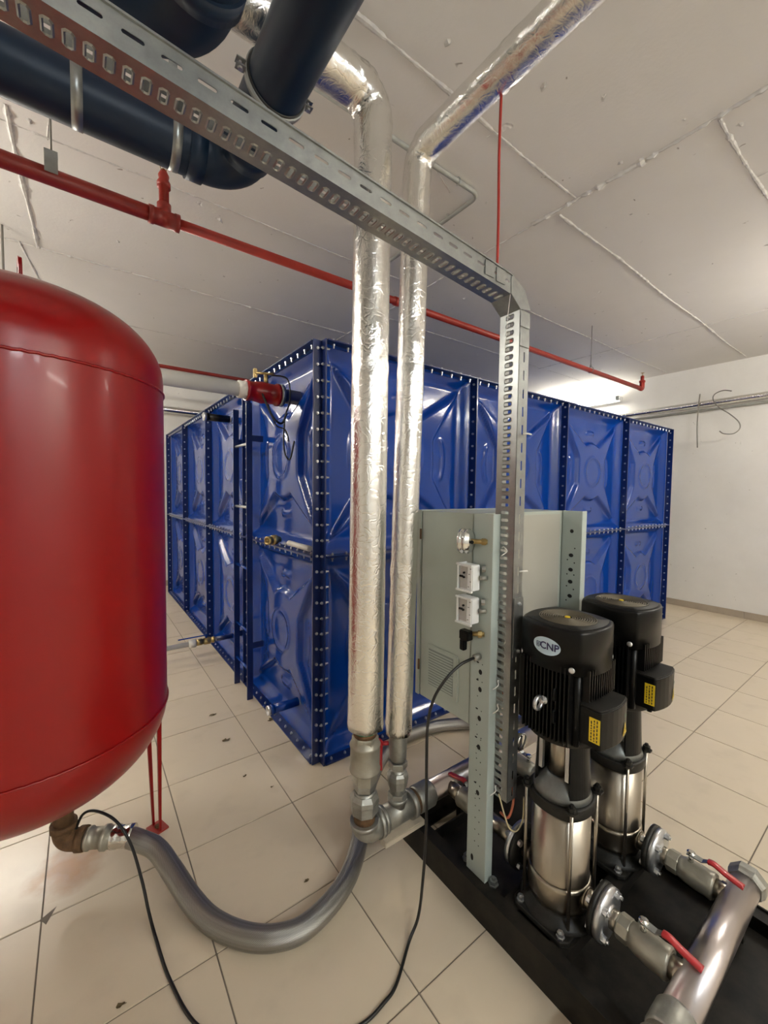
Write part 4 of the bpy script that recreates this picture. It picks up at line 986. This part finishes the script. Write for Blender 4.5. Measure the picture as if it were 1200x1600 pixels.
# bend piece
bd = MB()
A, B = (XH, ZK), (BX, ZH)
bd.add([(A[0], TYN, A[1]), (B[0], TYN, B[1]), (B[0], TYF, B[1]), (A[0], TYF, A[1])], [(0, 1, 2, 3)])
solid(P(bd, 'tray_bend', M_GALV, tray), .0012)
for y in (TYN - .001, TYF + .001):
    P(MB().prism([(A[0], A[1]), (B[0], B[1]), (B[0] + .05, B[1] + .01), (A[0] + .065, A[1] + .03), (A[0] + .008, A[1] + .055), (A[0] - .002, A[1] + .05)], y - .0006, y + .0006, lambda u, v, w_: (u, w_, v)), 'bend_cheek', M_GALV, tray)
# splice plates with bolts on the near flange
for (z0, z1) in ((.89, 1.085),):
    sp = P(MB().box((BX + .004, TYN - .004, z0), (BX + .054, TYN - .0015, z1), .001), 'splice_plate', M_GALV, tray)
    for z in (z0 + .02, z1 - .02): MB().lathe([(0, .007), (.003, .007), (.003, .0045), (.008, .0045)], (BX + .03, TYN - .004, z), (0, -1, 0), 6, False).build('splice_bolt', M_BOLT, sp)
P(MB().box((BX - .0035, TYN + .001, 1.001), (BX - .0005, TYF - .001, 1.0035)), 'splice_joint', M_GALVD, tray)
for z in (ZH - .03, ZH - .09): P(MB().box((BX + .002, TYN - .003, z - .02), (BX + .047, TYN - .001, z + .02)), 'splice_plate', M_GALV, tray)
for x, s in ((1.0, .0), (.95, 0)):
    zz = ZK + (XH - x) * SL + .03
    P(MB().box((x - .02, TYN - .003, zz - .02), (x + .02, TYN - .001, zz + .02)), 'splice_plate', M_GALV, tray)
# cable ties
for i, (z, dy) in enumerate(((1.245, -.03), (.80, -.01), (.72, -.012), (.44, -.01))):
    P(MB().tube(spline([(BX - .001, TYF - .03, z), (BX - .012, TYF - .03 + dy * .5, z + .004), (BX - .016, TYF - .03 + dy, z - .008), (BX - .03, TYF - .02 + dy, z - .022)], 5), .0018, 6), 'cable_tie', M_ZIP, tray)
P(MB().tube(spline([(BX + .03, TYN - .002, 1.17), (BX + .035, TYN - .012, 1.172), (BX + .055, TYN - .014, 1.171)], 5), .003, 6), 'cable_tie', M_ZIP, tray)
P(MB().tube(spline([(BX + .03, TYN - .002, 1.61), (BX + .035, TYN - .012, 1.612), (BX + .055, TYN - .014, 1.611)], 5), .003, 6), 'cable_tie', M_ZIP, tray)
P(MB().tube([(1.045, TYN - .003, 2.02), (1.035, TYN - .004, 1.96), (1.03, TYN + .0, 1.85)], .0009, 6), 'cable_tie', M_ZIP, tray)
# wires
tag(MB().tube(spline([(1.03, .83, 2.66), (1.028, .832, 2.45), (1.031, .831, 2.25), (1.029, .83, 2.06)], 8), .0042, 8).build('sensor_wire', M_WIRER), 'thin red wire hanging from the foil-wrapped pipe into the cable tray', 'wire')
tag(MB().tube(spline([(1.135, .845, .75), (1.14, .83, .60), (1.15, .82, .47), (1.145, .80, .40), (1.12, .80, .345), (1.13, .84, .33)], 8), .0042, 8).build('copper_wire', M_WIREO), 'orange wire coming out of the lower end of the vertical tray', 'wire')
tag(MB().tube(spline([(1.098, .825, .42), (1.095, .80, .37), (1.105, .785, .325), (1.13, .775, .31), (1.155, .77, .34), (1.165, .775, .41)], 8), .0026, 8).build('cream_wire', M_WIREC), 'thin cream wire looping below the lower end of the tray', 'wire')
dp = empty('pressure_gauge', (1.42, 1.1, MZ + .03), 'small round chrome gauge half hidden between the tray and the nearer pump', 'gauge')
P(MB().tube(bend([(1.42, 1.178, MZ + .035), (1.42, 1.178, .40), (1.42, .985, .41)], .03, 6), .010, 12), 'stem', M_BRASS, dp)
P(MB().lathe([(0, .02), (.01, .035), (.03, .035), (.034, .03), (.034, 0)], (1.42, .99, .41), (0, -1, 0), 24), 'gauge_case', M_CHROME, dp)

# ------------------------------------------------------------------ dark blue drain pipes under the ceiling
bp_ = empty('waste_pipe', (.46, 1.5, 2.49), 'big dark blue pipe running left, then turning overhead above the cable tray', 'pipe', 'dark blue waste pipes')
P(MB().tube(bend([(-2.2, 1.552, 2.575), (.462, 1.552, 2.57), (.462, -1.6, 2.575)], .11, 12, .3), .08, 40), 'pipe_run', M_NAVY, bp_)
P(MB().cyl((.30, 1.552, 2.57), (.352, 1.552, 2.57), .0865, 40).cyl((.462, 1.44, 2.57), (.462, 1.37, 2.57), .0865, 40), 'socket', M_NAVY, bp_)
bq = empty('waste_pipe', (.2, .95, 2.37), 'shorter dark blue pipe bend above the left end of the cable tray', 'pipe', 'dark blue waste pipes')
P(MB().tube(bend([(-2.2, .985, 2.40), (.19, .985, 2.40), (.19, -1.6, 2.41)], .1, 12, .3), .08, 40), 'pipe_run', M_NAVY, bq)
P(MB().cyl((.19, .88, 2.40), (.19, .84, 2.402), .088, 40), 'socket', M_NAVY, bq)
# rubber-lined clamp on the overhead pipe
cl = empty('pipe_clamp', (.462, 1.17, 2.49), 'steel pipe clamp with bolted ears round the near dark blue pipe', 'clamp')
P(MB().lathe([(0, .081), (0, .0855), (.028, .0855), (.028, .081)], (.462, 1.185, 2.572), (0, -1, 0), 40), 'rubber_lining', M_CABLE, cl)
P(MB().lathe([(0, .0855), (0, .0885), (.018, .0885), (.018, .0855)], (.462, 1.18, 2.572), (0, -1, 0), 40), 'clamp_band', M_GALV, cl)
for s in (-1, 1):
    P(MB().box((.462 + s * .086 - (.026 if s < 0 else 0), 1.16, 2.563), (.462 + s * .086 + (.026 if s > 0 else 0), 1.182, 2.5655)).box((.462 + s * .086 - (.026 if s < 0 else 0), 1.16, 2.579), (.462 + s * .086 + (.026 if s > 0 else 0), 1.182, 2.5815)), 'clamp_ear', M_GALV, cl)
    P(MB().lathe([(0, .007), (.006, .007), (.006, .004), (.032, .004)], (.462 + s * .1, 1.171, 2.557), (0, 0, 1), 6, False), 'clamp_bolt', M_BOLT, cl)
# strap hangers on the run to the left
for i, x in enumerate((.005, .262)):
    e = empty('pipe_strap', (x, 1.552, 2.49), ['left steel strap hanger round the dark blue pipe', 'right steel strap hanger round the dark blue pipe, above the sprinkler tee'][i], 'hanger', 'strap hangers of the waste pipe')
    P(MB().lathe([(0, .0808), (0, .0835), (.028, .0835), (.028, .0808)], (x - .014, 1.552, 2.572), (1, 0, 0), 40), 'band', M_GALV, e)
    P(MB().box((x - .013, 1.55, 2.653), (x + .013, 1.554, 3.019)), 'strap', M_GALV, e)

# ------------------------------------------------------------------ red sprinkler line
SYy, SZz = 2.055, 2.6
sp = empty('sprinkler_pipe', (.3, SYy, SZz - .03), 'long thin red sprinkler pipe crossing under the ceiling above the tank', 'pipe')
P(MB().cyl((-2.2, 2.02, SZz), (.30, SYy, SZz), .030, 20), 'pipe_run', M_REDP, sp)
P(MB().cyl((.30, SYy, SZz), (4.95, 2.0, SZz), .0215, 20), 'pipe_run', M_REDP, sp)
P(MB().lathe([(0, .036), (.02, .036), (.02, .033), (.1, .033), (.1, .036), (.12, .036)], (.245, SYy, SZz), (1, 0, 0), 20).lathe([(0, .028), (.06, .028)], (.305, SYy, SZz), (0, 0, 1), 20), 'tee', M_REDP, sp)
P(MB().lathe([(0, .02), (.08, .02), (.08, .027), (.1, .027), (.115, .019), (.13, .022), (.15, .013)], (.305, SYy, SZz + .05), (0, 0, 1), 16), 'riser_nipple', M_REDP, sp)
P(MB().tube(bend([(4.93, 2.0, SZz), (5.0, 2.0, SZz), (5.0, 2.0, SZz + .09)], .02, 8), .025, 16).lathe([(0, .03), (.02, .03)], (5.0, 2.0, SZz + .07), (0, 0, 1), 16), 'end_elbow', M_REDP, sp)
P(MB().cyl((5.0, 2.0, SZz + .08), (5.0, 2.0, SZz + .14), .018, 12), 'end_nipple', M_REDP, sp)
P(MB().lathe([(0, .026), (.04, .026)], (1.56, 2.04, SZz), (1, 0, 0), 16), 'coupling', M_REDP, sp)
def head(x, y, z, lab):
    P(MB().lathe([(0, .008), (.012, .008)], (x, y, z), (0, 0, 1), 10)
    .tube(spline([(x - .009, y, z + .01), (x - .013, y, z + .022), (x, y, z + .035)], 4), .002, 6).tube(spline([(x + .009, y, z + .01), (x + .013, y, z + .022), (x, y, z + .035)], 4), .002, 6)
    .lathe([(0, .003), (.001, .018), (.003, .018), (.003, 0)], (x, y, z + .036), (0, 0, 1), 14), 'sprinkler_head', M_BRASS, sp)
head(.305, SYy, SZz + .195, 'small brass sprinkler head above the tee in the red pipe'); head(5.0, 2.0, SZz + .135, 'small brass sprinkler head at the far end of the red pipe')
# pipe hangers
def hanger(x, y, z, r, lab, kind=0):
    e = empty('pipe_hanger', (x, y, z), lab, 'hanger', 'rod hangers of the sprinkler pipe')
    P(MB().cyl((x, y, z + r + .02), (x, y, HC - .001), .0035, 8), 'rod', M_WIREG, e)
    if kind: P(MB().box((x - .022, y - .004, z - r * .3), (x + .022, y + .0, z + r + .05)).box((x - .01, y - .008, z + r + .03), (x + .01, y + .006, z + r + .045)) if False else MB().box((x - .02, y - r - .006, z - .005), (x + .02, y - r - .002, z + r + .045)).box((x - .02, y - r - .004, z + r + .042), (x + .02, y + .006, z + r + .046)), 'bracket', M_GALV, e)
    else: P(MB().torus((x, y, z + .006), (1, 0, 0), r + .006, .003, 24, 6).lathe([(0, .008), (.02, .008)], (x, y, z + r + .012), (0, 0, 1), 6, False), 'ring', M_GALV, e)
hanger(-.075, 2.045, SZz, .03, 'rod hanger with flat bracket on the red pipe at the far left', 1)
hanger(1.62, 2.038, SZz, .022, 'rod hanger on the red pipe between the two foil-wrapped risers')
hanger(3.9, 2.013, SZz, .022, 'rod hanger on the red pipe near its far end')
tag(MB().cyl((-.37, 3.45, 2.0), (-.37, 3.45, HC - .001), .006, 8).build('hanging_rod', M_WIREG), 'thin dark rod hanging from the ceiling at the far left edge', 'rod')
r4 = empty('sprinkler_pipe', (0, 5.0, 2.7), 'thin red pipe far behind, above the white plastic pipe', 'pipe')
P(MB().cyl((-2.5, 5.0, 2.74), (2.4, 5.0, 2.75), .02, 12), 'pipe_run', M_REDP, r4)
tag(MB().tube(spline([(-1.5, 4.6, 2.52), (.55, 4.6, 2.50), (.9, 4.6, 2.53), (1.6, 4.6, 2.56)], 8), .008, 8).build('red_cable', M_WIRER), 'thin red cable below the far red pipe', 'cable')

# ceiling conduit
cn = empty('conduit', (1.7, 1.52, HC - .03), 'grey metal conduit clipped to the ceiling in an L behind the risers', 'conduit')
P(MB().tube(bend([(.72, 1.516, HC - .02), (1.72, 1.516, HC - .02), (1.71, 2.6, HC - .02)], .05, 8), .012, 12), 'conduit_run', M_COND, cn)
for q in ((1.56, 1.516), (1.715, 1.9)): P(MB().torus((q[0], q[1], HC - .02), (1, 0, 0) if q[1] < 1.6 else (0, 1, 0), .014, .003, 16, 6).box((q[0] - .006, q[1] - .006, HC - .01), (q[0] + .006, q[1] + .006, HC - .0005)), 'clip', M_COND, cn)

# ------------------------------------------------------------------ right and back wall pipes, hook, rod
rw = empty('foil_pipe', (6.12, 2.5, 2.55), 'thin foil-wrapped pipe running along the white right-hand wall', 'pipe', 'foil pipes on the walls')
P(MB().tube(bend([(6.12, -3.1, 2.60), (6.12, 2.2, 2.545), (6.12, 6.6, 2.50)], .5, 4, .05), .037, 20, rf=crumple(9, [(4.0, .05), (5.4, .05)], .02)), 'foil_jacket', M_FOIL, rw)
P(MB().cyl((6.165, -3.1, 2.53), (6.165, 6.5, 2.43), .016, 12), 'thin_pipe', M_COND, rw)
bw = empty('foil_pipe', (1.0, 6.64, 2.54), 'thin foil-wrapped pipe running along the far back wall beside the vessel', 'pipe', 'foil pipes on the walls')
P(MB().tube(bend([(-3.5, 6.62, 2.60), (0, 6.62, 2.58), (3.5, 6.62, 2.56)], .5, 4, .05), .05, 20, rf=crumple(3, [(4.2, .06), (5, .05)], .02)), 'foil_jacket', M_FOIL, bw)
hk = [(6.03, 1.44, 2.63), (6.05, 1.52, 2.655), (6.06, 1.60, 2.63), (6.06, 1.615, 2.57), (6.07, 1.56, 2.47), (6.08, 1.46, 2.38), (6.08, 1.375, 2.28), (6.08, 1.36, 2.2), (6.06, 1.41, 2.145), (6.03, 1.49, 2.15), (6.02, 1.53, 2.185)]
hk = [(x - .03, y + .02, z) for x, y, z in hk]
tag(MB().tube(spline(hk, 8), .006, 8).build('wire_hook', M_WIREG), 'bent S-shaped wire hook hanging from the wall pipe', 'hook')
tag(MB().tube(spline([(6.04, 1.77, 2.66), (6.08, 1.79, 2.5), (6.10, 1.80, 2.3), (6.11, 1.79, 2.02)], 6), .007, 8).build('wall_rod', M_WIREG), 'straight thin steel rod hanging down from the wall pipe beside the hook', 'rod')

# ------------------------------------------------------------------ small things on the floor
tag(MB().box((.868, 1.142, SZ + .007), (1.06, 1.180, SZ + .029), .002).build('wooden_batten', mat('pale_wood', (.52, .45, .35), .55, var=(8, (.4, .33, .24), .5))), 'pale batten sticking out over the skid corner under the grey tee', 'batten')
lf = [(.631, 2.657, .02), (.917, 2.397, .028), (.624, 2.339, .02), (.629, 1.302, .010), (.058, 1.268, .013), (.62, 1.98, .008), (.7, 1.83, .008)]
for i, (x, y, s) in enumerate(lf):
    rnd = random.Random(i); n = 9; vs = []
    for k in range(n):
        a = 2 * PI * k / n; r = s * rnd.uniform(.35, 1.0); vs.append((x + r * math.cos(a) * 1.3, y + r * math.sin(a) * .7, .003 + rnd.uniform(0, .006)))
    vs.append((x, y, .003))
    lab = ['dry leaf scrap on the tiles nearest the ladder', 'larger curled leaf scrap on the tiles in front of the tank', 'leaf scrap on the tiles left of the tank corner', 'small dark speck of dirt inside the curve of the hose', 'dark elongated scrap on the tile beside the black cable',
           'tiny dirt speck on the tiles below the tank corner', 'tiny dirt speck between the tank corner and the elbow'][i]
    o = MB().add(vs, [(k, (k + 1) % n, n) for k in range(n)]).build('leaf_scrap', M_LEAF); tag(o, lab, 'debris', 'scraps on the floor')
    md = o.modifiers.new('thickness', 'SOLIDIFY'); md.thickness = .0012
MB().prism([(-.142, 1.69), (-.10, 1.715), (-.125, 1.66)], .0004, .0008, lambda u, v, w_: (u, v, w_)).build('chipped_corner', M_GROUT, floor)
